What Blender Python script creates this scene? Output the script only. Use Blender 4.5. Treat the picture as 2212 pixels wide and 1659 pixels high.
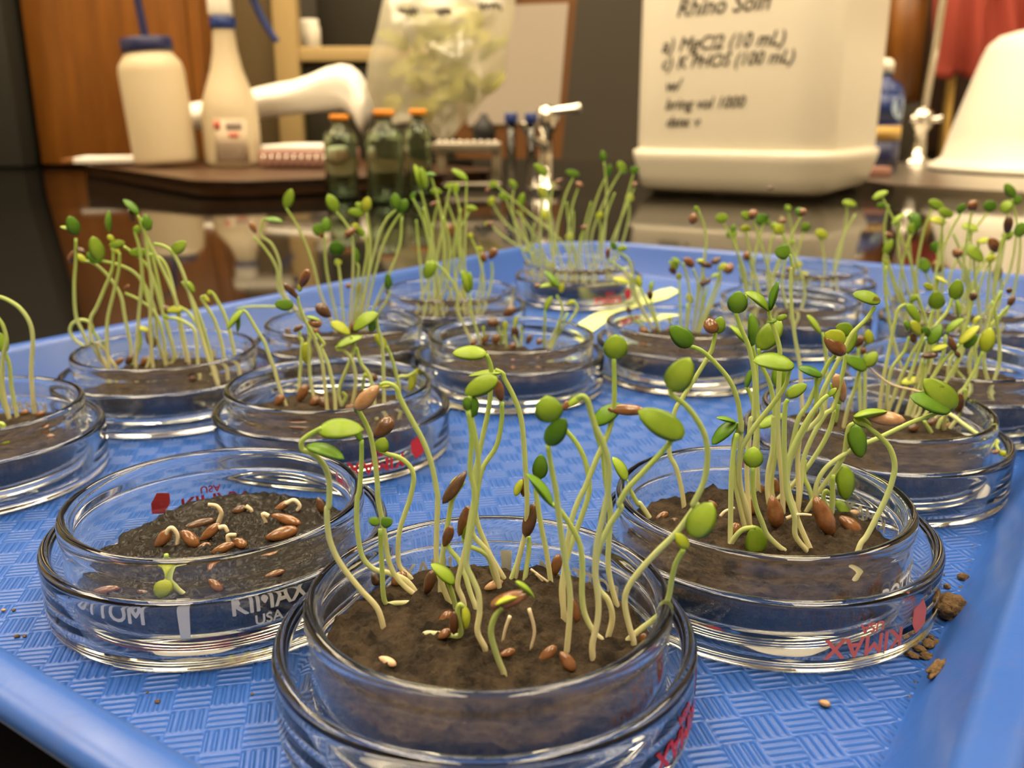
import bpy, bmesh, math, random, zlib
from mathutils import Vector, Matrix, noise as mnoise

random.seed(7)
for o in list(bpy.data.objects):
    bpy.data.objects.remove(o)
S = bpy.context.scene
C = S.collection
MM = 0.001

# ------------------------------------------------------------------ camera
F, PT, HC = 2001.6, 0.2775, 82.76          # focal length in pixels of a 2212 px wide frame, pitch, camera height over the tray floor (mm)
cam_data = bpy.data.cameras.new('camera')
cam = bpy.data.objects.new('camera', cam_data)
C.objects.link(cam)
cam.location = (0, 0, HC * MM)
cam.rotation_euler = (math.pi / 2 - PT, 0, 0)
cam_data.sensor_width = 36
cam_data.lens = F / 2212 * 36
cam_data.clip_start = 0.004
cam_data.clip_end = 30
cam_data.dof.use_dof = True
cam_data.dof.focus_distance = 0.158
cam_data.dof.aperture_fstop = cam_data.lens / 1.30
S.camera = cam

# ------------------------------------------------------------------ world, exposure
W = bpy.data.worlds.new('world')
S.world = W
W.use_nodes = True
W.node_tree.nodes['Background'].inputs[0].default_value = (1.0, 0.86, 0.66, 1)
W.node_tree.nodes['Background'].inputs[1].default_value = 0.20
S.view_settings.view_transform = 'Standard'
S.view_settings.look = 'None'
S.view_settings.gamma = 1
S.view_settings.use_curve_mapping = False
S.view_settings.exposure = 0.0
LAMP = 15.5                                # emission of the ceiling light diffusers
cy = S.cycles
cy.max_bounces = 20
cy.transmission_bounces = 18
cy.transparent_max_bounces = 16
cy.glossy_bounces = 8
cy.diffuse_bounces = 4
cy.caustics_refractive = True
cy.caustics_reflective = False
cy.blur_glossy = 0.3
cy.sample_clamp_indirect = 30
cy.use_denoising = True

# ------------------------------------------------------------------ helpers
def V3(p):
    return Vector((p[0] * MM, p[1] * MM, p[2] * MM))

def ray(u, v):
    a, b = (u - 1106) / F, (v - 829.5) / F
    return Vector((a, math.cos(PT) - b * math.sin(PT), -math.sin(PT) - b * math.cos(PT)))

def atz(u, v, z):                          # where the sight line through a pixel meets the level z (mm)
    d = ray(u, v)
    t = (z - HC) / d.z
    return Vector((d.x * t, d.y * t, z))

def aty(u, v, y):                          # where it meets the upright plane at distance y (mm)
    d = ray(u, v)
    t = y / d.y
    return Vector((d.x * t, y, HC + d.z * t))

def tag(o, label=None, cat=None, group=None, kind=None):
    if label: o['label'] = label
    if cat: o['category'] = cat
    if group: o['group'] = group
    if kind: o['kind'] = kind
    return o

def empty(name, loc_mm, label, cat, group=None, rz=0):
    o = bpy.data.objects.new(name, None)
    C.objects.link(o)
    o.location = V3(loc_mm)
    o.rotation_euler = (0, 0, rz)
    o.empty_display_size = 0.005
    return tag(o, label, cat, group)

def obj(name, verts, faces, mat, parent=None, origin=(0, 0, 0), smooth=True, attr=None):
    """a mesh object from points in mm; origin (mm) becomes its own origin"""
    me = bpy.data.meshes.new(name)
    ox, oy, oz = origin
    me.from_pydata([((x - ox) * MM, (y - oy) * MM, (z - oz) * MM) for x, y, z in verts], [], faces)
    me.update()
    if smooth:
        me.polygons.foreach_set('use_smooth', [True] * len(me.polygons))
    if attr is not None:
        a = me.attributes.new('t', 'FLOAT', 'POINT')
        a.data.foreach_set('value', attr)
    o = bpy.data.objects.new(name, me)
    C.objects.link(o)
    if mat: me.materials.append(mat)
    if parent:
        o.parent = parent
    else:
        o.location = V3(origin)
    return o

def lathe(profile, n=96, closed=False):
    """profile [(r, z)], first and last may sit on the axis"""
    vs, fs, idx = [], [], []
    for r, z in profile:
        if r < 1e-6:
            idx.append([len(vs)] * n)
            vs.append((0, 0, z))
        else:
            idx.append(list(range(len(vs), len(vs) + n)))
            for i in range(n):
                a = 2 * math.pi * i / n
                vs.append((r * math.cos(a), r * math.sin(a), z))
    m = len(profile)
    for k in range(m if closed else m - 1):
        A, B = idx[k], idx[(k + 1) % m]
        for i in range(n):
            j = (i + 1) % n
            f = [A[i], A[j], B[j], B[i]]
            g = []
            for q in f:
                if q not in g: g.append(q)
            if len(g) > 2: fs.append(g)
    return vs, fs

def box(x0, y0, z0, x1, y1, z1):
    v = [(x, y, z) for x in (x0, x1) for y in (y0, y1) for z in (z0, z1)]
    f = [(0, 1, 3, 2), (4, 6, 7, 5), (0, 4, 5, 1), (2, 3, 7, 6), (0, 2, 6, 4), (1, 5, 7, 3)]
    return v, f

def merge(*parts):
    vs, fs = [], []
    for v, f in parts:
        k = len(vs)
        vs += list(v)
        fs += [tuple(i + k for i in q) for q in f]
    return vs, fs

def move(vf, dx=0, dy=0, dz=0, rz=0, m=None):
    v, f = vf
    M = m if m is not None else Matrix.Translation((dx, dy, dz)) @ Matrix.Rotation(rz, 4, 'Z')
    return [tuple(M @ Vector(p)) for p in v], f

def bevel_box(x0, y0, z0, x1, y1, z1, w=2, seg=2):
    bm = bmesh.new()
    v, f = box(x0, y0, z0, x1, y1, z1)
    bv = [bm.verts.new(p) for p in v]
    for q in f: bm.faces.new([bv[i] for i in q])
    bmesh.ops.recalc_face_normals(bm, faces=bm.faces)
    bmesh.ops.bevel(bm, geom=list(bm.edges), offset=w, segments=seg, affect='EDGES', profile=0.5)
    bm.verts.index_update()
    out = [tuple(p.co) for p in bm.verts], [tuple(p.index for p in q.verts) for q in bm.faces]
    bm.free()
    return out

def smooth_path(pts, per=6):
    P = [Vector(p) for p in pts]
    if len(P) < 2: return P
    P = [P[0] * 2 - P[1]] + P + [P[-1] * 2 - P[-2]]
    out = []
    for i in range(1, len(P) - 2):
        p0, p1, p2, p3 = P[i - 1], P[i], P[i + 1], P[i + 2]
        for k in range(per):
            t = k / per
            out.append(0.5 * (2 * p1 + (p2 - p0) * t + (2 * p0 - 5 * p1 + 4 * p2 - p3) * t * t + (3 * p1 - p0 - 3 * p2 + p3) * t ** 3))
    out.append(P[-2])
    return out

def tube(path, r, n=8, r1=None, caps=True):
    """a tube along points (mm); r -> r1 along it; returns verts, faces, t per vert"""
    path = [Vector(p) for p in path]
    m = len(path)
    vs, fs, ts = [], [], []
    d0 = (path[1] - path[0]).normalized()
    ref = Vector((0, 1, 0)) if abs(d0.y) < 0.9 else Vector((1, 0, 0))
    up = (ref - d0 * ref.dot(d0)).normalized()
    for i, p in enumerate(path):
        d = (path[min(i + 1, m - 1)] - path[max(i - 1, 0)])
        d = d.normalized() if d.length > 1e-9 else d0
        up = up - d * up.dot(d)
        up = up.normalized() if up.length > 1e-6 else d.orthogonal().normalized()
        s = d.cross(up)
        t = i / (m - 1)
        rr = r(t) if callable(r) else r + ((r1 if r1 is not None else r) - r) * t
        for k in range(n):
            a = 2 * math.pi * k / n
            vs.append(tuple(p + (up * math.cos(a) + s * math.sin(a)) * rr))
            ts.append(t)
    for i in range(m - 1):
        for k in range(n):
            j = (k + 1) % n
            fs.append((i * n + k, i * n + j, (i + 1) * n + j, (i + 1) * n + k))
    if caps:
        for i, e in ((0, 0), (m - 1, 1)):
            c = len(vs)
            vs.append(tuple(path[i]))
            ts.append(float(e))
            for k in range(n):
                j = (k + 1) % n
                fs.append((c, i * n + (j if e == 0 else k), i * n + (k if e == 0 else j)))
    return vs, fs, ts

# ------------------------------------------------------------------ materials
def mat(name, color=(0.8, 0.8, 0.8), rough=0.5, metal=0.0, spec=0.5, coat=0.0, trans=0.0, ior=1.45, emit=None, estr=0, sss=0.0):
    m = bpy.data.materials.new(name)
    m.use_nodes = True
    b = m.node_tree.nodes['Principled BSDF']
    b.inputs['Base Color'].default_value = (*color, 1)
    b.inputs['Roughness'].default_value = rough
    b.inputs['Metallic'].default_value = metal
    b.inputs['Specular IOR Level'].default_value = spec
    b.inputs['Coat Weight'].default_value = coat
    b.inputs['Coat Roughness'].default_value = 0.08
    b.inputs['Transmission Weight'].default_value = trans
    b.inputs['IOR'].default_value = ior
    if sss:
        b.inputs['Subsurface Weight'].default_value = sss
        b.inputs['Subsurface Radius'].default_value = (0.004, 0.003, 0.0015)
    if emit:
        b.inputs['Emission Color'].default_value = (*emit, 1)
        b.inputs['Emission Strength'].default_value = estr
    return m

class N:
    """short-hand for wiring nodes"""
    def __init__(s, m):
        s.t = m.node_tree
        s.b = s.t.nodes.get('Principled BSDF')
        s.out = s.t.nodes.get('Material Output')
    def new(s, kind, **kw):
        n = s.t.nodes.new(kind)
        for k, v in kw.items(): setattr(n, k, v)
        return n
    def link(s, a, b): s.t.links.new(a, b)
    def math(s, op, a, b=None, c=None):
        n = s.new('ShaderNodeMath', operation=op)
        for i, x in enumerate((a, b, c)):
            if x is None: continue
            if isinstance(x, (int, float)): n.inputs[i].default_value = x
            else: s.link(x, n.inputs[i])
        return n.outputs[0]
    def coord(s, kind='Object'): return s.new('ShaderNodeTexCoord').outputs[kind]
    def noise(s, vec, scale, detail=4, rough=0.55):
        n = s.new('ShaderNodeTexNoise')
        n.inputs['Scale'].default_value = scale
        n.inputs['Detail'].default_value = detail
        n.inputs['Roughness'].default_value = rough
        s.link(vec, n.inputs['Vector'])
        return n.outputs[0]
    def ramp(s, fac, stops):
        n = s.new('ShaderNodeValToRGB')
        e = n.color_ramp.elements
        while len(e) < len(stops): e.new(0.5)
        for k, (p, c) in enumerate(stops):
            e[k].position = p
            e[k].color = (*c, 1) if len(c) == 3 else c
        s.link(fac, n.inputs[0])
        return n.outputs[0]
    def bump(s, h, strength=0.5, dist=0.001):
        n = s.new('ShaderNodeBump')
        n.inputs['Strength'].default_value = strength
        n.inputs['Distance'].default_value = dist
        s.link(h, n.inputs['Height'])
        s.link(n.outputs[0], s.b.inputs['Normal'])
    def mix(s, fac, a, b):
        n = s.new('ShaderNodeMix', data_type='RGBA')
        for i, x in ((0, fac), (6, a), (7, b)):
            if isinstance(x, (int, float)): n.inputs[i].default_value = x
            elif isinstance(x, tuple): n.inputs[i].default_value = (*x, 1)
            else: s.link(x, n.inputs[i])
        return n.outputs[2]

def glass_mat(name, tint=(0.985, 0.99, 0.985), ior=1.47):
    m = bpy.data.materials.new(name)
    m.use_nodes = True
    t = m.node_tree
    t.nodes.remove(t.nodes['Principled BSDF'])
    g = t.nodes.new('ShaderNodeBsdfGlass')
    g.inputs['Color'].default_value = (*tint, 1)
    g.inputs['Roughness'].default_value = 0.0
    g.inputs['IOR'].default_value = ior
    t.links.new(g.outputs[0], t.nodes['Material Output'].inputs[0])
    return m

M = {}
M['glass'] = glass_mat('clear_glass')

def tray_material():
    m = mat('blue_tray_plastic', (0.026, 0.10, 0.42), 0.33, spec=0.5)
    n = N(m)
    co = n.coord()
    mp = n.new('ShaderNodeMapping')
    mp.inputs['Rotation'].default_value = (0, 0, math.radians(45))
    cell = 1 / 0.0054
    mp.inputs['Scale'].default_value = (cell, cell, cell)
    n.link(co, mp.inputs[0])
    sp = n.new('ShaderNodeSeparateXYZ')
    n.link(mp.outputs[0], sp.inputs[0])
    u, v, z = sp.outputs
    chk = n.math('MODULO', n.math('ADD', n.math('ADD', n.math('FLOOR', u), n.math('FLOOR', v)), 1000), 2.0)
    fu, fv = n.math('FRACT', u), n.math('FRACT', v)
    a = n.math('ADD', n.math('MULTIPLY', fu, n.math('SUBTRACT', 1.0, chk)), n.math('MULTIPLY', fv, chk))      # along the ridge
    c = n.math('ADD', n.math('MULTIPLY', fv, n.math('SUBTRACT', 1.0, chk)), n.math('MULTIPLY', fu, chk))      # across it
    rid = n.math('MULTIPLY', n.math('ADD', n.math('SINE', n.math('MULTIPLY', c, 4 * 2 * math.pi)), 1.0), 0.5)
    rid = n.math('POWER', rid, 1.5)
    end = n.math('SMOOTH_MIN', n.math('MULTIPLY', n.math('MINIMUM', a, n.math('SUBTRACT', 1.0, a)), 9.0), 1.0, 0.2)
    h = n.math('MULTIPLY', rid, end)
    o = n.new('ShaderNodeSeparateXYZ')
    n.link(co, o.inputs[0])
    onfloor = n.math('LESS_THAN', o.outputs[2], 0.0004)
    h = n.math('MULTIPLY', h, onfloor)
    fine = n.noise(co, 900, 3)
    h = n.math('ADD', h, n.math('MULTIPLY', fine, 0.10))
    n.bump(h, 1.0, 0.00030)
    dirt = n.noise(co, 38, 6, 0.7)
    d = n.ramp(dirt, [(0.58, (0, 0, 0)), (0.76, (1, 1, 1))])
    spots = n.noise(co, 260, 2)
    sp2 = n.ramp(spots, [(0.70, (0, 0, 0)), (0.76, (1, 1, 1))])
    fac = n.math('MAXIMUM', n.math('MULTIPLY', d, 0.20), n.math('MULTIPLY', n.math('MULTIPLY', sp2, d), 0.8))
    tint = n.mix(n.noise(co, 12, 3), (0.020, 0.078, 0.35), (0.029, 0.104, 0.43))
    col = n.mix(fac, tint, (0.16, 0.10, 0.055))
    n.link(col, n.b.inputs['Base Color'])
    r = n.math('ADD', n.math('MULTIPLY', n.noise(co, 60, 5), 0.22), 0.22)
    n.link(n.math('ADD', r, n.math('MULTIPLY', fac, 0.4)), n.b.inputs['Roughness'])
    return m
M['tray'] = tray_material()

def soil_material(name, a, b, wet):
    m = mat(name, a, 0.9 if not wet else 0.35, spec=0.3)
    n = N(m)
    co = n.coord()
    f = n.noise(co, 260, 8, 0.7)
    g = n.noise(co, 1500, 4, 0.7)
    col = n.mix(n.ramp(f, [(0.38, (0, 0, 0)), (0.62, (1, 1, 1))]), a, b)
    if name != 'dry_tan_soil':               # moist below a dry crust, with the shade down there painted in near-black
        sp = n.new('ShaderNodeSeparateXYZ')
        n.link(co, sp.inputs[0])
        damp_shade = n.ramp(n.math('ADD', n.math('MULTIPLY', sp.outputs[2], 100.0), n.math('MULTIPLY', f, 0.25)), [(0.86, (1, 1, 1)), (1.0, (0, 0, 0))])
        col = n.mix(damp_shade, col, (0.008, 0.007, 0.007))
    n.link(col, n.b.inputs['Base Color'])
    h = n.math('ADD', f, n.math('MULTIPLY', g, 0.5))
    n.bump(h, 1.0, 0.0014)
    if wet:
        n.link(n.ramp(n.noise(co, 400, 5), [(0.36, (0.14,) * 3), (0.52, (0.8,) * 3)]), n.b.inputs['Roughness'])
        n.b.inputs['Coat Weight'].default_value = 0.10
        n.b.inputs['Coat Roughness'].default_value = 0.08
    return m
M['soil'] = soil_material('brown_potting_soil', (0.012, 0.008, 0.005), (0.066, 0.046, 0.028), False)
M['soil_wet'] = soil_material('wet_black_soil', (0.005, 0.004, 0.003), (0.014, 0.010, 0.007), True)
M['clod'] = soil_material('dry_tan_soil', (0.10, 0.062, 0.03), (0.24, 0.15, 0.07), False)

def leafy(name, lo, hi, rough=0.35, transl=0.35, spec=0.5, scale=500, attr=None):
    """green tissue: glossy skin over diffuse and translucent light"""
    m = mat(name, lo, rough, spec=spec)
    n = N(m)
    co = n.coord()
    if attr:
        at = n.new('ShaderNodeAttribute', attribute_name='t')
        col = n.ramp(at.outputs['Fac'], attr)
        col = n.mix(n.math('MULTIPLY', n.noise(co, 300, 3), 0.35), col, hi)
    else:
        rnd = n.new('ShaderNodeObjectInfo').outputs['Random']
        f = n.math('ADD', n.math('MULTIPLY', n.noise(co, scale, 3), 0.6), n.math('MULTIPLY', rnd, 0.5))
        col = n.mix(n.ramp(f, [(0.25, (0, 0, 0)), (0.8, (1, 1, 1))]), lo, hi)
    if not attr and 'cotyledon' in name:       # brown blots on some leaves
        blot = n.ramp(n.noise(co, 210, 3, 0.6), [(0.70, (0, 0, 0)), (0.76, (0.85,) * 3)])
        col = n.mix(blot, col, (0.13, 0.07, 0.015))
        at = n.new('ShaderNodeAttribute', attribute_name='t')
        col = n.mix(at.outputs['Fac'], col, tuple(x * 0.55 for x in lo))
    n.link(col, n.b.inputs['Base Color'])
    tr = n.new('ShaderNodeBsdfTranslucent')
    n.link(col, tr.inputs[0])
    mx = n.new('ShaderNodeMixShader')
    mx.inputs[0].default_value = transl
    n.link(n.b.outputs[0], mx.inputs[1])
    n.link(tr.outputs[0], mx.inputs[2])
    n.link(mx.outputs[0], n.out.inputs[0])
    n.bump(n.noise(co, 900, 3), 0.12, 0.0004)
    return m
M['leaf'] = leafy('green_cotyledon', (0.25, 0.43, 0.030), (0.42, 0.60, 0.07))
M['leaf_d'] = leafy('deep_green_cotyledon', (0.085, 0.24, 0.016), (0.19, 0.38, 0.03), transl=0.3)
M['leaf_y'] = leafy('yellow_green_cotyledon', (0.48, 0.60, 0.04), (0.66, 0.72, 0.10))
M['stem'] = leafy('pale_green_stem', (0.5, 0.55, 0.2), (0.68, 0.76, 0.42), rough=0.4, transl=0.35,
                  attr=[(0.0, (0.60, 0.48, 0.28)), (0.12, (0.84, 0.78, 0.54)), (0.45, (0.60, 0.70, 0.34)), (0.85, (0.50, 0.64, 0.15)), (1.0, (0.34, 0.55, 0.06))])
M['root'] = leafy('white_root', (0.72, 0.62, 0.42), (0.85, 0.77, 0.60), transl=0.2)

def coat_mat(name, lo, hi, rough=0.25):
    m = mat(name, lo, rough, coat=0.4)
    n = N(m)
    co = n.coord()
    col = n.mix(n.ramp(n.noise(co, 420, 4), [(0.35, (0, 0, 0)), (0.7, (1, 1, 1))]), lo, hi)
    n.link(col, n.b.inputs['Base Color'])
    n.bump(n.noise(co, 1400, 3), 0.3, 0.0003)
    return m
M['seed'] = coat_mat('chestnut_seed', (0.11, 0.042, 0.015), (0.23, 0.10, 0.038))
M['seed_dark'] = coat_mat('dark_brown_seed', (0.045, 0.02, 0.010), (0.12, 0.05, 0.02), 0.35)
M['seed_tan'] = coat_mat('tan_seed', (0.27, 0.145, 0.065), (0.40, 0.24, 0.12), 0.4)
M['seed_pale'] = coat_mat('pale_seed', (0.55, 0.36, 0.22), (0.70, 0.50, 0.33), 0.4)
def dust_material():
    m = bpy.data.materials.new('dried_soil_film')
    m.use_nodes = True
    m.node_tree.nodes.remove(m.node_tree.nodes['Principled BSDF'])
    n = N(m)
    co = n.coord()
    tr = n.new('ShaderNodeBsdfTransparent')
    df = n.new('ShaderNodeBsdfDiffuse'); df.inputs[0].default_value = (0.20, 0.14, 0.08, 1)
    mx = n.new('ShaderNodeMixShader')
    a = n.ramp(n.noise(co, 90, 6, 0.7), [(0.42, (0, 0, 0)), (0.75, (0.55,) * 3)])
    b = n.ramp(n.noise(co, 700, 4, 0.7), [(0.56, (0, 0, 0)), (0.66, (0.9,) * 3)])
    n.link(n.math('MULTIPLY', a, n.math('ADD', n.math('MULTIPLY', b, 0.8), 0.25)), mx.inputs[0])
    n.link(tr.outputs[0], mx.inputs[1]); n.link(df.outputs[0], mx.inputs[2])
    n.link(mx.outputs[0], n.out.inputs[0])
    return m
M['dust'] = dust_material()
M['white_ink'] = mat('white_print', (0.78, 0.77, 0.75), 0.5)
M['red_ink'] = mat('red_print', (0.55, 0.025, 0.03), 0.5)
M['pink_ink'] = mat('salmon_print', (0.62, 0.14, 0.11), 0.5)
M['paper'] = mat('white_paper', (0.78, 0.76, 0.72), 0.8)
M['lime_paper'] = mat('pale_lime_paper', (0.62, 0.72, 0.30), 0.7)

# ------------------------------------------------------------------ the bench and the room round it
BENCH = -3.0
ROOM_C = []   # filled below

def bench_material():
    m = mat('black_epoxy_bench', (0.004, 0.0038, 0.0035), 0.06, spec=0.4)
    n = N(m)
    co = n.coord()
    r = n.math('ADD', n.math('MULTIPLY', n.noise(co, 9, 5), 0.09), 0.02)
    n.link(r, n.b.inputs['Roughness'])
    n.bump(n.noise(co, 30, 2), 0.02, 0.0004)
    return m
M['bench'] = bench_material()
tag(obj('bench_top', *bevel_box(-1500, -350, BENCH - 32, 1300, 2080, BENCH, 4), M['bench']), 'black glossy laboratory bench top under the blue tray', 'bench')

def wall_material(name, col, var=0.15):
    m = mat(name, col, 0.7)
    n = N(m)
    c = n.mix(n.math('MULTIPLY', n.noise(n.coord(), 3, 4), var * 2), col, tuple(x * 0.6 for x in col))
    n.link(c, n.b.inputs['Base Color'])
    return m
M['wall'] = wall_material('drab_grey_wall', (0.050, 0.040, 0.027))
M['ceil'] = wall_material('ceiling_tile', (0.85, 0.80, 0.68), 0.02)
M['wall_light'] = wall_material('cream_wall', (0.60, 0.52, 0.38), 0.05)
tag(obj('wall_back', *box(-2600, 2520, -950, 2600, 2560, 1900), M['wall'], smooth=False), kind='structure')
tag(obj('wall_left', *box(-2640, -2600, -950, -2600, 2560, 1900), M['wall_light'], smooth=False), kind='structure')
tag(obj('ceiling', *box(-2640, -2600, 1900, 2640, 2560, 1940), M['ceil'], smooth=False), kind='structure')
M['floor'] = wall_material('vinyl_floor', (0.18, 0.15, 0.11), 0.2)
tag(obj('floor', *box(-2640, -2600, -990, 2640, 2560, -950), M['floor'], smooth=False), kind='structure')
tag(obj('wall_right', *box(2600, -2600, -950, 2640, 2560, 1900), M['wall_light'], smooth=False), kind='structure')
tag(obj('wall_front', *box(-2600, -2640, -950, 2600, -2600, 1900), M['wall_light'], smooth=False), kind='structure')

# ceiling lights: sheet metal troffers with glowing diffusers
M['lamp'] = mat('lit_diffuser', (1, 1, 1), 0.5, emit=(1.0, 0.80, 0.52), estr=LAMP)
M['lamp_body'] = mat('white_enamel', (0.7, 0.68, 0.62), 0.4)
LAMPS = [(-620, 820), (620, 820), (-1800, 820), (1800, 820), (-620, -760), (620, -760), (0, 2050), (-1300, 2050)]
for i, (lx, ly) in enumerate(LAMPS):
    e = empty('ceiling_light', (lx, ly, 1890), 'recessed fluorescent ceiling light, ' + ['first', 'second', 'third', 'fourth', 'fifth', 'sixth', 'seventh', 'eighth'][i] + ' of eight over the bench', 'ceiling light', 'ceiling lights')
    fr = merge(box(lx - 310, ly - 620, 1870, lx - 290, ly + 620, 1899), box(lx + 290, ly - 620, 1870, lx + 310, ly + 620, 1899),
               box(lx - 290, ly - 620, 1870, lx + 290, ly - 600, 1899), box(lx - 290, ly + 600, 1870, lx + 290, ly + 620, 1899))
    obj('frame', *fr, M['lamp_body'], e, (lx, ly, 1890), smooth=False)
    obj('diffuser', *box(lx - 289, ly - 599, 1876, lx + 289, ly + 599, 1880), M['lamp'], e, (lx, ly, 1890), smooth=False)

# ------------------------------------------------------------------ the blue tray
TH = math.radians(55.5)
TA0, TA1, TB0, TB1 = 50.8, 467.0, 8.6, 281.5          # inner edge of the lip along and across the tray
e1 = Vector((math.cos(TH), math.sin(TH)))
e2 = Vector((-math.sin(TH), math.cos(TH)))
tc = e1 * (TA0 + TA1) / 2 + e2 * (TB0 + TB1) / 2
ha, hb = (TA1 - TA0) / 2, (TB1 - TB0) / 2

def rrect(d, z, r0=42, seg=12):
    r = max(r0 + d, 2)
    out = []
    for qx, qy, a0 in ((1, 1, 0), (-1, 1, 90), (-1, -1, 180), (1, -1, 270)):
        cx, cyy = qx * (ha + d - r), qy * (hb + d - r)
        for k in range(seg + 1):
            a = math.radians(a0 + 90 * k / seg)
            out.append((cx + r * math.cos(a), cyy + r * math.sin(a), z))
    return out
prof = [(-14, 0), (-11.5, 0), (-10.2, 0.35), (-9.2, 1.4), (-1.2, 14.2), (-0.5, 15.3), (0.6, 15.9), (1.5, 16.0), (4.2, 16.0), (5.6, 15.7), (6.4, 14.9), (6.6, 13.8),
        (6.3, 12.9), (5.6, 12.7), (5.2, 13.6), (4.2, 14.2), (1.8, 14.2), (0.8, 13.6), (-7.0, 0.6), (-8.8, -2.2), (-11, -3.0)]
vs, fs = [], []
for d, z in prof: vs += rrect(d, z)
nr = len(rrect(0, 0))
for k in range(len(prof) - 1):
    for i in range(nr):
        j = (i + 1) % nr
        fs.append((k * nr + i, k * nr + j, (k + 1) * nr + j, (k + 1) * nr + i))
fs.append(tuple(range(nr))[::-1])
fs.append(tuple((len(prof) - 1) * nr + i for i in range(nr)))
tray = obj('serving_tray', vs, fs, M['tray'])
tray.location = V3((tc.x, tc.y, 0))
tray.rotation_euler = (0, 0, TH)
bm = bmesh.new(); bm.from_mesh(tray.data); bmesh.ops.recalc_face_normals(bm, faces=bm.faces); bm.to_mesh(tray.data); bm.free()
tray.data.set_sharp_from_angle(angle=math.radians(50))
tag(tray, 'blue plastic tray with basket-weave floor holding the glass dishes', 'tray')

# ------------------------------------------------------------------ glass dishes, each standing in its upturned lid
DISH_PROF = [(0, 2.1), (23.2, 2.1), (24.8, 2.4), (25.6, 3.3), (25.7, 5), (25.7, 14.6), (25.95, 15.4), (26.05, 16.2), (26.05, 17.6), (25.8, 18.2), (25.2, 18.5), (24.6, 18.4), (24.1, 17.9),
             (23.85, 16.8), (23.8, 15.2), (23.9, 13.5), (23.9, 5.8), (23.5, 4.7), (22.6, 4.15), (0, 4.0)]
LID_PROF = [(0, 0.02), (27.4, 0.02), (29.0, 0.4), (29.8, 1.4), (30, 2.8), (30, 10.6), (30.1, 11.6), (29.9, 12.3), (29.3, 12.75), (28.6, 12.7), (28.1, 12.1), (27.9, 10.8), (27.9, 3.4), (27.5, 2.4), (26.6, 1.95), (0, 1.9)]
dish_me = lathe(DISH_PROF, 112)
lid_me = lathe(LID_PROF, 112)

DISHES = {   # x, y of the lid's centre, offset of the dish in it, soil level, phrase, soil kind
    'A': (-3.8, 119.0, (0.5, 0.4), 10.4, 'the front dish'),
    'B': (-52.9, 154.9, (0.1, -1.4), 9.4, 'the wet-soil dish'),
    'C': (45.8, 154.7, (-1.0, -0.4), 9.5, 'the dish beside the soil clods'),
    'D': (-128.8, 207.8, (0, 0.3), 9.6, 'the dish cut by the left edge'),
    'E': (-101.2, 263.5, (-0.6, 1.2), 9.8, 'the dish with a looped stem'),
    'F': (-46.3, 229.2, (-0.5, -1.0), 9.6, 'the dish behind the wet-soil dish'),
    'G': (-56.1, 303.5, (0, 0), 9.8, 'the dish on a lime paper strip by the rim'),
    'H': (-0.8, 285.5, (0.6, -1.2), 9.8, 'the half-bare middle dish'),
    'I': (58.5, 303.0, (-1, 0), 9.8, 'the dish before the lime paper strip'),
    'J': (85.2, 207.3, (0.3, 0.6), 10.0, 'the dish with the fallen sprout'),
    'K': (125.5, 254.5, (0, 0), 10.0, 'the dish cut by the right edge'),
    'L': (-24.5, 364.5, (0, 0), 10.0, 'the crowded dish at the long rim'),
    'N': (31.5, 436.5, (0, 0), 10.0, 'the dish in the far tray corner'),
    'O': (135.0, 421.0, (0, 0), 10.0, 'the dish at the far short rim'),
    'P': (167.0, 335.0, (0, 0), 10.0, 'the crowded dish by the right wall'),
    'Q': (105.5, 347.0, (0, 0), 10.0, 'the dish before the far-rim dish'),
}
DISHES['G'] = (*DISHES['G'][:4], 'the dish behind the looped-stem dish')
glass_o = {}
for k, (x, y, (dx, dy), zs, ph) in DISHES.items():
    name = ph[4:]
    if not glass_o:
        lid = obj('dish_lid', *lid_me, M['glass'])
        dish = obj('petri_dish', *dish_me, M['glass'])
        glass_o['lid'], glass_o['dish'] = lid, dish
    else:
        lid, dish = glass_o['lid'].copy(), glass_o['dish'].copy()
        C.objects.link(lid); C.objects.link(dish)
    lid.location = V3((x, y, 0))
    dish.location = V3((x + dx, y + dy, 0))
    tag(lid, 'upturned clear glass lid under ' + ph, 'dish lid', 'glass lids under the dishes')
    extra = {'A': 'clear glass petri dish, the front one nearest the viewer', 'B': 'clear glass petri dish of wet black soil with white print',
             'C': 'clear glass petri dish beside the soil clods'}.get(k, 'clear glass petri dish, ' + ph)
    tag(dish, extra, 'petri dish', 'glass petri dishes on the tray')
    DISHES[k] = dict(lid=lid, dish=dish, c=(x + dx, y + dy), l=(x, y), zs=zs, ph=ph)

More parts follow.
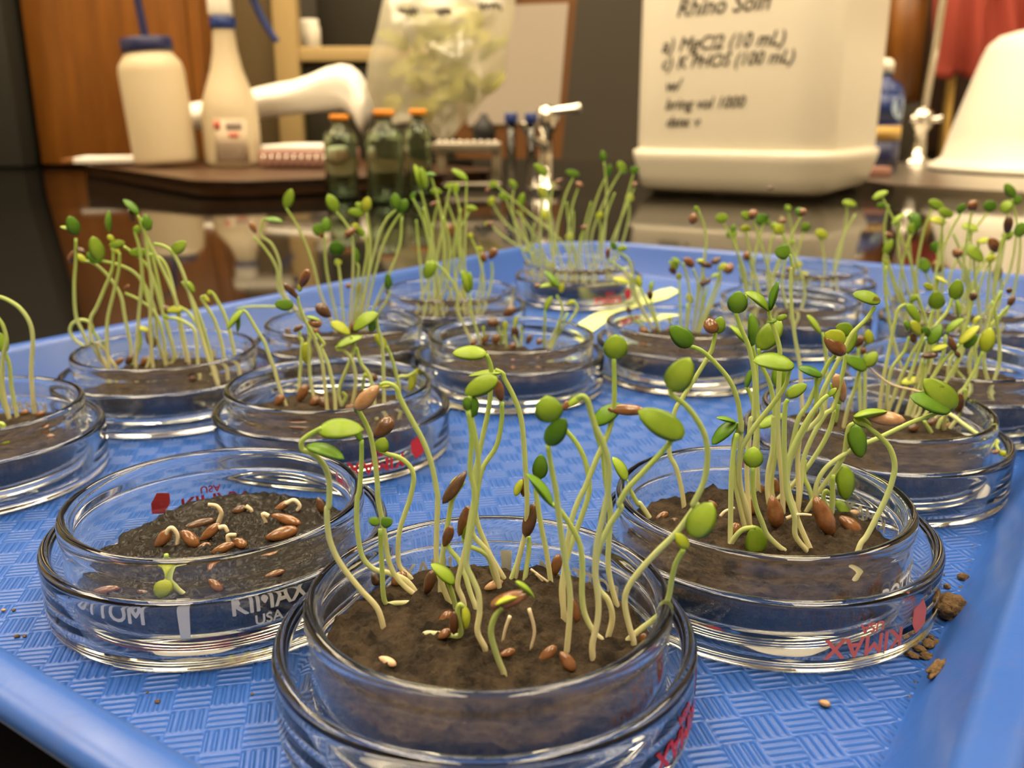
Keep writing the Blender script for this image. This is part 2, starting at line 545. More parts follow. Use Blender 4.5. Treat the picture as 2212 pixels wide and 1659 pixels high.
def soil_mesh(cx, cy, zs, seed, cut=None, rough=0.55):
    nr_, na = (44, 132) if seed <= 3 else (26, 84)
    vs, fs = [], []
    rnd = Vector((seed * 13.7, seed * 5.1, 3.3))
    def top(x, y, q):
        h = mnoise.fractal(Vector((x * 0.12, y * 0.12, 0)) + rnd, 0.9, 2.1, 5) * rough
        h += max(0, mnoise.noise(Vector((x * 0.45, y * 0.45, 7)) + rnd)) * rough * 1.1
        h += mnoise.noise(Vector((x * 1.3, y * 1.3, 1)) + rnd) * rough * 0.45 + max(0, mnoise.noise(Vector((x * 0.8, y * 0.8, 4)) + rnd) - 0.1) * rough * 1.2
        return zs + h - 0.9 * max(0, q - 0.9) / 0.1 * 0.7
    def rad(a):
        r = 23.7 - 0.25 * abs(mnoise.noise(Vector((math.cos(a) * 3, math.sin(a) * 3, seed))))
        if cut:
            a0, a1, dep = cut
            w = (a - a0) / (a1 - a0)
            if 0 < w < 1: r -= dep * math.sin(math.pi * w) * (0.75 + 0.5 * mnoise.noise(Vector((a * 4, seed, 0))))
        return r
    vs.append((0, 0, top(0, 0, 0)))
    for i in range(1, nr_ + 1):
        q = i / nr_
        for k in range(na):
            a = 2 * math.pi * k / na
            r = rad(a) * q
            x, y = r * math.cos(a), r * math.sin(a)
            vs.append((x, y, top(x, y, q)))
    for zz, rr in ((7.5, 1), (5.9, 1), (4.9, 0.985), (4.3, 0.95)):
        for k in range(na):
            a = 2 * math.pi * k / na
            vs.append((rad(a) * rr * math.cos(a), rad(a) * rr * math.sin(a), zz))
    R = nr_ + 4
    for k in range(na):
        j = (k + 1) % na
        fs.append((0, 1 + k, 1 + j))
        for i in range(R - 1):
            fs.append((1 + i * na + k, 1 + (i + 1) * na + k, 1 + (i + 1) * na + j, 1 + i * na + j))
    fs.append(tuple(1 + (R - 1) * na + k for k in range(na))[::-1])
    return vs, fs
CUT = {'B': (math.radians(95), math.radians(215), 5.5), 'H': (math.radians(20), math.radians(110), 9), 'E': (math.radians(110), math.radians(200), 4)}
for n_, (k, D) in enumerate(DISHES.items()):
    v, f = soil_mesh(0, 0, D['zs'], n_ + 1, CUT.get(k), {'A': 1.25, 'B': 0.9, 'C': 1.2}.get(k, 0.7))
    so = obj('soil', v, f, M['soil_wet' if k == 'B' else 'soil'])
    so.location = V3((*D['c'], 0))
    tag(so, ('wet black soil filling ' if k == 'B' else 'brown potting soil filling ') + D['ph'], 'soil', kind='stuff')
    D['soil'] = so

for k, z0 in (('A', 11.0), ('C', 10.2), ('J', 10.6), ('E', 10.4), ('D', 10.2), ('F', 10.2)):
    v, f = lathe([(23.62, z0), (23.7, 13.5), (23.62, 15.2), (23.68, 16.8)], 72)
    obj('dust_film', v, f, M['dust'], DISHES[k]['dish'])

def soil_z(k, x, y):
    return DISHES[k]['zs']

# ------------------------------------------------------------------ print on the glass
def text_mesh(body, size, bold=0.0, shear=0.0):
    cu = bpy.data.curves.new('print', 'FONT')
    cu.body = body
    cu.size = size
    cu.align_x = 'CENTER'
    cu.shear = shear
    cu.resolution_u = 3
    o = bpy.data.objects.new('print', cu)
    C.objects.link(o)
    dg = bpy.context.evaluated_depsgraph_get()
    me = bpy.data.meshes.new_from_object(o.evaluated_get(dg))
    v = [tuple(p.co) for p in me.vertices]
    f = [tuple(p.vertices) for p in me.polygons]
    bpy.data.objects.remove(o)
    bpy.data.meshes.remove(me)
    if bold:                              # fatten the strokes: shifted copies over each other
        b = size * bold
        return merge((v, f), *[([(x + dx * b, y + dy * b, z) for x, y, z in v], f) for dx, dy in ((1, 0.4), (-1, -0.4), (0.4, -1), (-0.4, 1))])
    return v, f

def wrap(v, f, R, ang, zc, flip=False, th=0.05):
    """lay a flat print (x right, y up, mm) round a cylinder; ang = direction it faces (0 = toward the viewer, + = to the right)"""
    out = []
    for side in (0, th):
        for x, y, _ in v:
            if flip: x, y = -x, -y
            a = -math.pi / 2 + ang + x / R
            out.append(((R + side) * math.cos(a), (R + side) * math.sin(a), zc + y))
    n_ = len(v)
    return out, [tuple(q) for q in f][::1] + [tuple(i + n_ for i in q) for q in f]

def hexagon(w, h):
    return [(-w * .5, -h * .1, 0), (-w * .15, -h * .5, 0), (w * .5, -h * .35, 0), (w * .5, h * .1, 0), (w * .15, h * .5, 0), (-w * .5, h * .35, 0)], [(0, 1, 2, 3, 4, 5)]

def print_on(k, which, items, ink):
    R = 25.78 if which == 'dish' else 30.06
    parts = [wrap(v, f, R, a, z, fl) for (v, f), a, z, fl in items]
    vf = merge(*parts)
    return obj('printed_marking', *vf, ink, DISHES[k][which], smooth=False)
T_BOTTOM = text_mesh('BOTTOM', 4.0, 0.02)
T_K = text_mesh('KIMAX', 4.0, 0.02)
T_U = text_mesh('USA', 2.4, 0.02)
T_K2 = text_mesh('KIMAX', 4.7, 0.02)
T_BAR = box(-0.75, 0, 0, 0.75, 5.2, 0)
T_BAR = ([(-0.8, 0, 0), (0.65, 0, 0), (1.0, 6.5, 0), (-1.0, 6.5, 0)], [(0, 1, 2, 3)])
HEX = hexagon(4.2, 5.6)
def dish_print(k, a0, ink=None):
    """the words run round the dish: BOTTOM, a bar, KIMAX / USA, and again opposite"""
    it = [(T_BOTTOM, a0 - 0.55, 8.0, False), (T_BAR, a0, 5.6, False), (T_K, a0 + 0.50, 8.6, False), (T_U, a0 + 0.48, 6.2, False)]
    print_on(k, 'dish', it, ink or M['white_ink'])
def lid_print(k, a0, ink):
    it = [(T_K2, a0, 6.7, True), (T_U, a0 + 0.02, 8.9, True), (HEX, a0 + 0.38, 7.0, False)]
    print_on(k, 'lid', it, ink)
dish_print('B', 0.09)
dish_print('C', 1.45)
dish_print('A', 3.05)
dish_print('H', 1.95)
dish_print('D', 2.6)
dish_print('E', 2.9)
dish_print('J', 2.7)
lid_print('C', 0.30, M['pink_ink'])
lid_print('A', 1.05, M['red_ink'])
lid_print('F', 0.52, M['red_ink'])
lid_print('N', 0.40, M['red_ink'])
lid_print('B', 3.5, M['red_ink'])
lid_print('J', -1.9, M['red_ink'])
lid_print('E', 2.2, M['red_ink'])

# white paper slips caught between dish and lid
def slip(k, a0, a1, r1, label, sharp=False):
    D = DISHES[k]
    v, f = [], []
    for i in range(13):
        t = i / 12
        a = -math.pi / 2 + a0 + (a1 - a0) * t
        prot = (1 - abs(2 * t - 1)) if sharp else math.sin(math.pi * t) ** 0.7
        r = 24.0 + (r1 - 24.0) * prot
        for rr, z in ((16, 1.96), (r, 1.96), (r, 2.06), (16, 2.06)):
            v.append((rr * math.cos(a), rr * math.sin(a), z))
    for i in range(12):
        for j in range(4):
            q = (j + 1) % 4
            f.append((i * 4 + j, (i + 1) * 4 + j, (i + 1) * 4 + q, i * 4 + q))
    f += [(0, 1, 2, 3), (51, 50, 49, 48)]
    cx, cyy = D['l']
    o = obj('paper_slip', v, f, M['paper'], smooth=False)
    o.location = V3((cx, cyy, 0))
    tag(o, label, 'paper slip', 'paper slips under the dishes')
slip('B', -0.22, 0.42, 27.6, 'white rounded paper slip poking out under the wet-soil dish')
slip('C', -0.45, 0.25, 27.6, 'white pointed paper slip poking out under the dish beside the soil clods', True)
slip('J', 0.75, 1.25, 27.5, 'white paper slip poking out under the dish with the fallen sprout')
slip('I', -0.2, 0.5, 27.6, 'white paper slip poking out under the dish before the lime strip')
slip('A', -0.75, -0.2, 27.5, 'white paper slip poking out under the front dish')

# pale lime paper strip lying behind the dishes
px = [(1244, 702), (1275, 682), (1310, 666), (1350, 652), (1390, 640), (1425, 626), (1450, 621), (1468, 629), (1440, 645), (1400, 655), (1360, 668), (1320, 688), (1275, 720)]
top = [atz(u, v, 0.55) for u, v in px]
bot = [atz(u, v, 0.25) for u, v in px]
n_ = len(px)
tag(obj('paper_strip', [tuple(p) for p in top + bot], [tuple(range(n_)), tuple(range(n_, 2 * n_))[::-1]] + [(i, (i + 1) % n_, n_ + (i + 1) % n_, n_ + i) for i in range(n_)], M['lime_paper'], smooth=False),
    'pale lime paper strip lying on the blue tray floor', 'paper strip')

# ------------------------------------------------------------------ sprouts, traced from the photograph
CR = {'1': (620, 720, 4.424), '2': (1090, 720, 4.424), '3': (620, 1080, 4.424), '4': (1090, 1080, 4.424), '5': (1400, 560, 4.424), '6': (1400, 880, 4.424),
      '7': (1700, 560, 4.424), '8': (1700, 880, 4.424), 'b': (0, 900, 2.186), 'd': (0, 400, 2.962), 'f': (400, 740, 4.0), 'g': (560, 320, 2.5917),
      'h': (540, 480, 4.0), 'k': (880, 520, 4.0), 'm': (1260, 520, 4.0), 'n': (1300, 380, 2.4254)}

def parse(s):
    pts, rest, c = [], [], None
    for tkn in s.split():
        if ',' in tkn:
            a, b_ = tkn.split(',')
            x0, y0, k = CR[c]
            pts.append((x0 + float(a) / k, y0 + float(b_) / k))
        elif tkn in CR and len(rest) == 0 and not (len(pts) >= 2 and tkn.isdigit() and tkn not in CR):
            c = tkn
        else:
            rest.append(tkn)
    return pts, rest, CR[c][2] if c else 1

CAM = Vector((0, 0, HC))
FWD = Vector((0, math.cos(PT), -math.sin(PT)))

def leaf_mesh(P0, P1, n, Wd, th, cup=0.10, bow=0.08):
    a = P1 - P0
    L = a.length
    a = a / L
    n = (n - a * n.dot(a)).normalized()
    w = a.cross(n)
    ns, nw = 10, 6
    vs, fs, rows = [], [], []
    leaf_mesh.attr = []
    for i in range(ns + 1):
        s = i / ns
        wid = Wd / 2 * (max(0.0, math.sin(math.pi * (0.04 + 0.93 * s ** 0.85))) ** 0.62) * (1 if s < 1 else 0.3)
        rowt, rowb = [], []
        for j in range(nw + 1):
            q = -1 + 2 * j / nw
            base = P0 + a * (L * s) + w * (wid * q) + n * (cup * Wd * q * q * math.sin(math.pi * s) - bow * L * (2 * s - 1) ** 2 + bow * L)
            t = th * (1 - q * q) * math.sin(math.pi * min(1, 0.12 + s * 0.86))
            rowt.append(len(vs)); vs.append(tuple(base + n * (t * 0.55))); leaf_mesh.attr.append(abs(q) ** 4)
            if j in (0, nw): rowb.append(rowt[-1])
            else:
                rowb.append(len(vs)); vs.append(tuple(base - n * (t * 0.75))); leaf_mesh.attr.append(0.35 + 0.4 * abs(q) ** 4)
        rows.append((rowt, rowb))
    for i in range(ns):
        (t0, b0), (t1, b1) = rows[i], rows[i + 1]
        for j in range(nw):
            fs.append((t0[j], t0[j + 1], t1[j + 1], t1[j]))
            q = [b0[j], b1[j], b1[j + 1], b0[j + 1]]
            fs.append(tuple(dict.fromkeys(q)))
    for (tt, bb), rev in ((rows[0], False), (rows[-1], True)):
        loop = tt + bb[1:-1][::-1]
        fs.append(tuple(loop[::-1] if rev is False else loop))
    return vs, fs

def seed_mesh(P0, P1, Wd, flat=0.6, n=None):
    """a flat tear-drop seed from its tip P0 to its round end P1"""
    a = P1 - P0
    L = a.length
    a = a / L
    n = n if n is not None else Vector((0, 0, 1))
    n = n - a * n.dot(a)
    n = n.normalized() if n.length > 1e-4 else a.orthogonal().normalized()
    w = a.cross(n)
    ns, k = 10, 12
    vs, fs = [tuple(P0)], []
    for i in range(1, ns):
        s = i / ns
        r = Wd / 2 * (math.sin(math.pi * s ** 1.18) ** 0.52)
        for j in range(k):
            an = 2 * math.pi * j / k
            vs.append(tuple(P0 + a * (L * s) + w * (r * math.cos(an)) + n * (r * flat * math.sin(an))))
    vs.append(tuple(P1))
    e = len(vs) - 1
    for j in range(k):
        q = (j + 1) % k
        fs.append((0, 1 + q, 1 + j))
        fs.append((e, 1 + (ns - 2) * k + j, 1 + (ns - 2) * k + q))
        for i in range(ns - 2):
            fs.append((1 + i * k + j, 1 + i * k + q, 1 + (i + 1) * k + q, 1 + (i + 1) * k + j))
    return vs, fs

def depth(p): return (p - CAM).dot(FWD)

ORD = ['first', 'second', 'third', 'fourth', 'fifth', 'sixth', 'seventh', 'eighth', 'ninth', 'tenth', 'eleventh', 'twelfth', 'thirteenth', 'fourteenth', 'fifteenth', 'sixteenth',
       'seventeenth', 'eighteenth', 'nineteenth', 'twentieth', 'twenty-first', 'twenty-second', 'twenty-third', 'twenty-fourth', 'twenty-fifth', 'twenty-sixth', 'twenty-seventh',
       'twenty-eighth', 'twenty-ninth', 'thirtieth', 'thirty-first', 'thirty-second', 'thirty-third', 'thirty-fourth', 'thirty-fifth']
SPR = {k: [] for k in DISHES}     # the sprouts of each dish, for their labels
RAD = {'A': 0.39, 'B': 0.42, 'C': 0.44, 'D': 0.50, 'E': 0.50, 'F': 0.44, 'G': 0.45, 'H': 0.45, 'I': 0.45, 'J': 0.44}

def clamp_base(k, p, rmax=22.3):
    c = DISHES[k]['c']
    d = Vector((p.x - c[0], p.y - c[1]))
    if d.length > rmax: d *= rmax / d.length
    return Vector((c[0] + d.x, c[1] + d.y, soil_z(k, 0, 0)))

def sprout(k, stem, heads, look=None, lean=None):
    rnd = random.Random(zlib.crc32(stem.encode()) + ord(k))
    pts, _, _ = parse(stem)
    base = clamp_base(k, atz(*pts[0], soil_z(k, 0, 0)))
    zs = base.z
    lean = rnd.uniform(-2.5, 2.5) if lean is None else lean
    tot = max(1e-6, sum(math.dist(pts[i], pts[i + 1]) for i in range(len(pts) - 1)))
    acc, path = 0, [base - Vector((0, 0, 1.2)), base + Vector((0, 0, 0.0))]
    for i in range(1, len(pts)):
        acc += math.dist(pts[i - 1], pts[i])
        p = aty(*pts[i], base.y + lean * acc / tot)
        p.z = max(p.z, zs + 0.25)
        path.append(p)
    ytop = base.y + lean
    e = empty('sprout', base, None, 'sprout', 'sprouts in ' + DISHES[k]['ph'])
    R = RAD.get(k, 0.46)
    v, f, t = tube(smooth_path(path, 5), lambda s: R * (1.16 - 0.18 * min(1, s * 4)) * (1 + 0.10 * math.sin(3 * s)) * (1 - 0.15 * s ** 3), 9)
    obj('stem', v, f, M['stem'], e, base, attr=t)
    kinds = set()
    for hd in heads:
        typ, rest0 = hd[0], hd[1:]
        hp, r, sc = parse(rest0)
        if typ == 'R':
            rp = [aty(*q, base.y) for q in hp]
            for q in rp: q.z = max(q.z, zs + 0.2)
            v, f, t = tube(smooth_path(rp, 5), R * 0.72, 7, R * 0.5)
            obj('root', v, f, M['root'], e, base)
            continue
        wpx = float(r[0]) / sc
        flag = r[1] if len(r) > 1 else ''
        P0, P1 = aty(*hp[0], ytop), aty(*hp[1], ytop)
        ls = math.dist(hp[0], hp[1])
        P1.y += rnd.uniform(-0.22, 0.22) * (P1 - P0).length
        mid = (P0 + P1) / 2
        wd = wpx * depth(mid) / F
        L = (P1 - P0).length
        a = (P1 - P0).normalized()
        vw = (CAM - mid).normalized()
        vw = (vw - a * vw.dot(a)).normalized()
        up = a.cross(vw)
        if up.z < 0: up = -up
        if typ == 'L':
            true = max(wd, 0.52 * L)
            ph = math.acos(min(1.0, wd / true))
            nrm = vw * math.cos(ph) + up * math.sin(ph)
            thick = min(0.30 * true, 1.0)
            v, f = leaf_mesh(P0, P1, nrm, true, thick, rnd.uniform(0.02, 0.12), rnd.uniform(0.0, 0.07))
            m = {'d': 'leaf_d', 'y': 'leaf_y'}.get(flag, 'leaf')
            obj('cotyledon', v, f, M[m], e, base, attr=leaf_mesh.attr)
            kinds.add('y' if flag == 'y' else 'd' if flag == 'd' else 'g')
        elif typ == 'S':
            m = {'d': 'seed_dark', 't': 'seed_tan'}.get(flag, 'seed')
            v, f = seed_mesh(P0, P1, wd, 0.62, vw * 0.9 + up * 0.4)
            obj('seed_coat', v, f, M[m], e, base)
            kinds.add('S' + flag)
    nl = sum(1 for h in heads if h[0] == 'L')
    if look is None:
        bits = []
        if nl: bits.append(('two ' if nl > 1 else 'one ') + ('yellow-green' if 'y' in kinds else 'deep green' if 'd' in kinds else 'green') + (' leaves' if nl > 1 else ' leaf'))
        cs = [q for q in kinds if q[0] == 'S']
        if cs: bits.append({'Sd': 'dark', 'St': 'tan'}.get(cs[0], 'brown') + ' seed coat')
        look = ' and '.join(bits) if bits else 'bare pale stem'
    SPR[k].append((pts[-1][0], e, look))
    return e

def far(k, items, seed=1):
    """sprouts of the distant dishes: (crop, top x, top y, head specs); their feet spread over the soil"""
    rnd = random.Random(seed)
    c = DISHES[k]['c']
    zs = soil_z(k, 0, 0)
    for crop, tx, ty, heads in items:
        x0, y0, s = CR[crop]
        u, v = x0 + tx / s, y0 + ty / s
        for _ in range(60):
            yy = c[1] + rnd.uniform(-17, 17)
            p = aty(u, v, yy)
            bx = p.x * 0.72 + c[0] * 0.28 + rnd.uniform(-5, 5)
            if math.hypot(bx - c[0], yy - c[1]) < 21: break
        else:
            bx, yy = c[0] + rnd.uniform(-10, 10), c[1] + rnd.uniform(-10, 10)
            p = aty(u, v, yy)
        def px(P):
            q = P - CAM
            cz = q.dot(FWD)
            dn = q.dot(Vector((0, -math.sin(PT), -math.cos(PT))))
            return 1106 + F * q.x / cz, 829.5 + F * dn / cz
        b = Vector((bx, yy, zs))
        kx = rnd.uniform(-0.16, 0.16) * (p.z - zs)
        m1 = Vector((bx + (p.x - bx) * 0.25 + kx, yy, zs + (p.z - zs) * 0.35))
        m2 = Vector((bx + (p.x - bx) * 0.75 + kx * 0.7, yy, zs + (p.z - zs) * 0.75))
        s_ = crop + ' ' + ' '.join('%.1f,%.1f' % ((q[0] - x0) * s, (q[1] - y0) * s) for q in (px(b), px(m1), px(m2), (u, v)))
        sprout(k, s_, heads, lean=0)

# the front dish
sprout('A', '3 920,1220 860,1030 690,840 500,590 400,350 380,100 1 400,1640 400,1400 340,1240 240,1150 150,1110 140,1040 200,980 330,905', ['L 1 300,930 728,925 200', 'L 1 190,1075 558,1175 130 d'], 'arched head with two large glossy green leaves', -3)
sprout('A', '3 1240,900 1130,760 950,690 830,660 730,560 690,420 665,200 670,0 1 690,1500 710,1250 712,1020', ['L 1 712,1030 620,880 70 d'], 'plain upright stem half hidden by the big leaf')
sprout('A', '3 1190,990 1080,1100 1025,1115 950,1050 920,900 910,700 900,500 890,280', ['L 3 885,220 780,190 90 d', 'L 3 900,230 1015,185 110 d'], 'short with two small dark green leaves')
sprout('A', '3 1250,930 1130,830 1020,700 965,550 935,350 900,150 870,0 1 860,1400 830,1150 790,950 720,800 680,730', ['L 1 690,760 640,690 60 d'], 'tall stem meeting the orange-brown coat')
sprout('A', '3 1100,690 1080,640 1060,500 1075,300 1130,120 1 1170,1600 1210,1400 1180,1280 1080,1190 950,1150 890,1120', ['L 1 880,1130 940,985 150', 'S 1 830,1000 1010,820 170 d'], 'curved neck, green leaf under a dark coat')
sprout('A', '3 1550,990 1480,800 1430,600 1430,300 1440,0 1 1430,1500 1380,1250 1300,1030 1170,790 1080,620 1040,520 960,480 890,495', ['S 1 885,495 650,725 165 t', 'L 1 1000,490 880,505 55 y'], 'drooping head with an orange-brown seed coat', -2)
sprout('A', '3 1700,1080 1680,950 1630,820 1660,650 1710,450 1750,200 1790,0 1 1800,1500 1830,1250 1800,1000 1770,850 1740,700 1750,600', ['L 1 2010,430 1695,590 185', 'L 1 1770,800 1790,600 110 d'], 'thick neck with a broad spotted green leaf', -3)
sprout('A', '4 100,760 140,550 200,300 215,0 2 200,1300 180,1000 150,780 80,590 0,440 1 2060,385 1990,350', ['L 1 2050,375 1735,410 55'], 'arched top with a leaf seen edge-on')
sprout('A', '3 2090,780 1960,560 1890,400 1830,250 1800,100 1 1790,1400 1850,1080 1920,760 1945,550 1950,330 1905,200', ['L 1 1905,195 1580,190 145'], 'long flat pale green leaf pointing sideways')
sprout('A', '3 2030,850 2000,700 1920,500 1790,350 1770,250 1800,100 1 1830,1450 1880,1270 2000,1080 2050,850 2055,660', ['S 1 2055,655 2000,430 110'], 'brown pointed seed coat like a flame')
sprout('A', '3 1465,900 1470,700 1490,500 1540,200 1570,30 1 1600,1550 1690,1420', ['S 1 1720,1310 1490,1600 120 d', 'L 1 1650,1370 1530,1530 45 y'], 'split black coat with a yellow slit')
sprout('A', '3 1800,1020 1750,880 1690,680 1630,560 1560,480 1520,400', ['S 3 1495,450 1580,225 110', 'L 3 1515,410 1575,250 45 y'], 'low brown coat with bright yellow-green inside')
sprout('A', '3 2040,830 1980,720 1930,560 1860,490 1740,440 1680,370', ['S 3 1640,350 1745,30 120', 'L 3 1685,370 1735,100 75'], 'brown coat clasping a bright green leaf', -2)
sprout('A', '3 1610,1030 1580,900 1540,790', ['L 3 1600,795 1375,610 130'], 'short with one plump bent green leaf', -1)
sprout('A', '3 1320,1280 1430,1420 1550,1500 1640,1420 1660,1250 1630,1080 1650,1000 1690,1020', ['L 3 1690,1020 1715,1230 85 y', 'S 3 1600,1060 1590,1290 100 d'], 'yellow hook bowed over a dark coat', -2)
sprout('A', '3 1890,1410 1820,1260 1840,1080 1830,900 1770,750 1715,620 1730,450 1765,250 1790,100 1 1790,1500 1750,1300 1765,1000 1730,740', ['L 1 1725,740 1715,600 90 d', 'R 3 2130,1110 2090,1220 2060,1350'], 'second stem under the spotted leaf')
sprout('A', '3 2070,1650 2010,1500 1950,1280 1985,1120 2060,1020', ['S 3 2330,880 1930,1060 165', 'L 3 1990,1000 2250,925 60 y', 'L 4 110,780 290,955 38'], 'brown pod lying level over the soil', -3)
sprout('A', '4 190,790 230,500 235,350', ['S 4 285,20 195,335 140 d'], 'hanging dark brown pod', 1)
sprout('A', '4 60,770 120,600 190,340', ['S 2 175,1565 200,1380 95', 'L 2 100,1550 170,1400 75 y'], 'brown coat with a yellow leaf', 1)
sprout('A', '4 445,810 400,500 350,250 310,0 2 300,1500 320,1400', ['L 2 330,1390 350,1140 150 d', 'R 4 445,810 380,760 250,660', 'R 4 300,700 390,880 470,1150 530,1350'], 'folded deep green leaf standing upright')
sprout('A', '4 595,1450 620,1150 625,900 590,650 545,350 500,0 2 490,1500 440,1250 415,1070', ['L 2 440,850 400,600 270', 'L 2 410,1065 580,800 195 d', 'R 4 235,1040 285,1250 245,1500'], 'pair of round glossy green leaves', -3)
sprout('A', '4 845,1540 840,1380 890,1150 895,950 865,700 880,450 930,200 975,0 2 990,1500 995,1250 940,1050 870,900 820,740 790,640 740,600 690,620', ['L 2 740,600 590,710 75', 'S 2 605,640 565,730 65'], 'hooked top with a folded leaf', -3)
sprout('A', '4 565,1160 560,950 560,800 590,500 640,200 710,0 2 780,1450 880,1200 980,980 1020,850 1045,700 1050,500 1045,240', ['L 2 1060,245 1060,10 240'], 'tallest stem topped by a round green bud', 1)
sprout('A', '4 575,1130 545,900 560,720 620,480 710,230 790,0 2 810,1450 770,1220 680,1040 570,910', ['L 2 575,920 430,1000 60 d'], 'slim stem ending behind the round leaf pair')
sprout('A', '4 930,1340 860,1270 770,1100 740,900 745,650 720,430 640,260 530,100 2 450,1630', ['L 2 460,1645 210,1360 90 d'], 'half-open narrow green leaf')
sprout('A', '4 1235,1400 1230,1330 1190,1200 1150,1000 1170,860 1270,700 1450,500 1650,300 1830,50 2 1800,1640 1900,1430 1940,1200 1920,1000 1840,830 1720,680 1600,590 1590,510', ['L 2 1590,545 1760,220 265'], 'long S-curved stem with a broad pale leaf', -4)
sprout('A', '4 985,1330 1030,1130 990,960 900,850 870,700 900,480 1000,250 1110,80 2 1100,1620 1180,1480 1320,1330 1480,1160 1600,1020', ['L 2 1710,985 1290,765 255'], 'big blurred round green leaf with brown stain', -5)
sprout('A', '4 1090,1070 1030,850 990,620 1000,350 1010,100 2 960,1350 940,1150 890,1000 850,860', ['L 2 850,865 1130,690 165 d', 'S 2 980,725 1350,740 120'], 'green leaf ending in a long red-brown coat', -2)
sprout('A', '4 1170,1350 1280,1250 1400,1160 1510,1060 1570,920 1600,750 1640,600 1710,470', ['L 4 1790,350 1990,40 270', 'L 4 1750,460 1640,330 115 y'], 'arching out over the rim, brown-spotted green leaf', -5)

# the dish beside the soil clods
sprout('C', '4 1400,195 1290,30 2 1280,1640 1190,1480 1160,1400', ['L 2 1165,1405 1035,1195 110'], 'leaning over the glass, small bright leaf', -1)
sprout('C', '6 345,960 320,780 270,580 200,410 5 250,1470 340,1310 570,940 620,820 645,700', ['L 5 660,710 695,545 125', 'S 5 690,630 525,640 165'], 'glossy brown seed cap on a leaning stem', 2)
sprout('C', '6 970,1150 940,950 890,780 870,560 885,330 890,130 5 890,1650 880,1500 850,1330 780,1160 660,1010 520,880 405,830', ['L 5 415,825 210,640 190 d'], 'arched with one dark green oval leaf', -3)
sprout('C', '6 925,1160 880,950 840,750 820,550 820,320 860,210 850,150', ['L 6 845,140 608,352 130 d', 'L 6 835,140 645,90 42 d', 'R 6 690,1040 740,990 830,960'], 'drooping pair of dark leaves')
sprout('C', '6 785,1310 790,1000 795,700 815,450 850,250', [], 'bare stem beside the drooping pair')
sprout('C', '6 970,1120 955,850 945,600 960,350 985,100 5 1000,1550 1020,1350 1020,1150 990,950 950,800 880,640 840,515', ['L 5 840,515 870,300 190 d', 'L 5 845,510 935,330 110'], 'tall with a cupped dark green leaf pair')
sprout('C', '6 985,1150 960,1090 900,850 870,700 880,500 910,360 1000,210 5 1070,1530 1200,1370 1310,1210 1340,1100 1365,1020', ['L 5 1390,1010 980,950 172'], 'broad bright leaf held level', -4)
sprout('C', '6 1165,970 1140,800 1150,600 1190,400 1200,100 5 1210,1500 1190,1300 1150,1150 1080,1000 1055,850', ['L 5 1055,855 1290,600 205'], 'large oval leaf with a pale centre')
sprout('C', '6 1290,1010 1280,700 1250,400 1240,150 5 1240,1500 1250,1200 1260,900 1230,740 1165,560 1160,490', ['L 5 1155,485 915,308 85', 'L 5 1165,485 1242,203 62 d', 'L 5 1230,575 1335,540 60', 'L 5 1230,580 1125,595 50 d'], 'tallest, two narrow spread leaves over a flat pair', 2)
sprout('C', '6 1060,850 1040,500 5 1050,1550 1040,1300 1030,1000 1000,825', ['L 5 1000,825 970,510 112 d', 'L 5 945,800 780,635 62'], 'upright oval leaf with a bitten edge', 2)
sprout('C', '6 1440,1000 1350,850 1330,700 1370,480 1490,220 1580,50 5 1600,1450 1610,1300 1608,1130', ['L 5 1660,1110 1430,1035 92 d'], 'flat dark leaf level on its stem')
sprout('C', '6 1230,890 1380,740 1500,600 1650,380 1740,200 1790,30 5 1790,1550 1820,1390', ['S 5 1870,1370 1800,1095 135 t', 'L 5 1840,1380 1755,1190 85'], 'tan shell cupping a pale leaf', -1)
sprout('C', '6 1285,1000 1290,900 1310,750 1330,560 1390,300 1440,100 5 1520,1400 1640,1150 1720,1000 1790,920', ['L 5 1870,800 1690,700 180 y', 'S 5 1680,740 1880,905 160'], 'brown seed cap under a yellow-green dome')
sprout('C', '6 1435,960 1460,760 1480,520 1560,300 1690,70 5 1780,1400 1860,1080 1890,900', ['L 5 1890,895 1985,670 112', 'L 5 1955,690 1790,640 135'], 'two soft green leaves above the seed cap', 3)
sprout('C', '6 1430,1010 1440,800 1430,500 1460,250 8 210,200 330,60 7 330,1300 450,1050 520,920 590,770 640,690 760,570 840,450', ['L 7 890,405 635,335 125'], 'high level leaf on a slanting stem', 3)
sprout('C', '8 185,1000 300,810 440,620 540,470 565,330 590,190 640,150', ['L 8 635,165 690,462 172 d'], 'hooked with a hanging dark leaf')
sprout('C', '8 330,1040 310,1020 270,900 280,750 340,620 440,520 650,390 900,280 1150,160 1330,90 1500,30', ['L 7 1560,1440 1175,1310 180 d', 'L 7 1610,1420 1345,1165 232'], 'long arm reaching out with a big leaf pair', 1)
sprout('C', '8 600,1600 640,1500 700,1310 760,1230 850,1060 940,880 1000,720 1030,560 990,400 900,290 800,210 690,130', ['L 8 640,115 820,185 95', 'L 8 640,90 950,28 62', 'S 8 740,85 1110,105 155 t'], 'bowed stem with a large split tan coat', 1)
sprout('C', '8 425,1050 440,850 430,700 470,610 530,560', ['L 8 540,555 552,875 172'], 'hanging bright oval leaf')
sprout('C', '8 430,1000 350,880 370,800 415,830', ['L 8 460,900 645,1065 118'], 'low yellowish leaf on the soil')
sprout('C', '6 780,1330 830,1240 900,1170 980,1150 1030,1150', ['L 6 1020,1140 1050,1512 205'], 'plump leaf hanging at the front rim', -2)
sprout('C', '6 1330,1390 1250,1330 1140,1220 1090,1100 1030,940 1000,750 1000,570', ['L 6 1000,575 1020,385 190', 'R 6 1320,1060 1400,1030 1480,1022 1560,1030'], 'heart-shaped pale leaf')
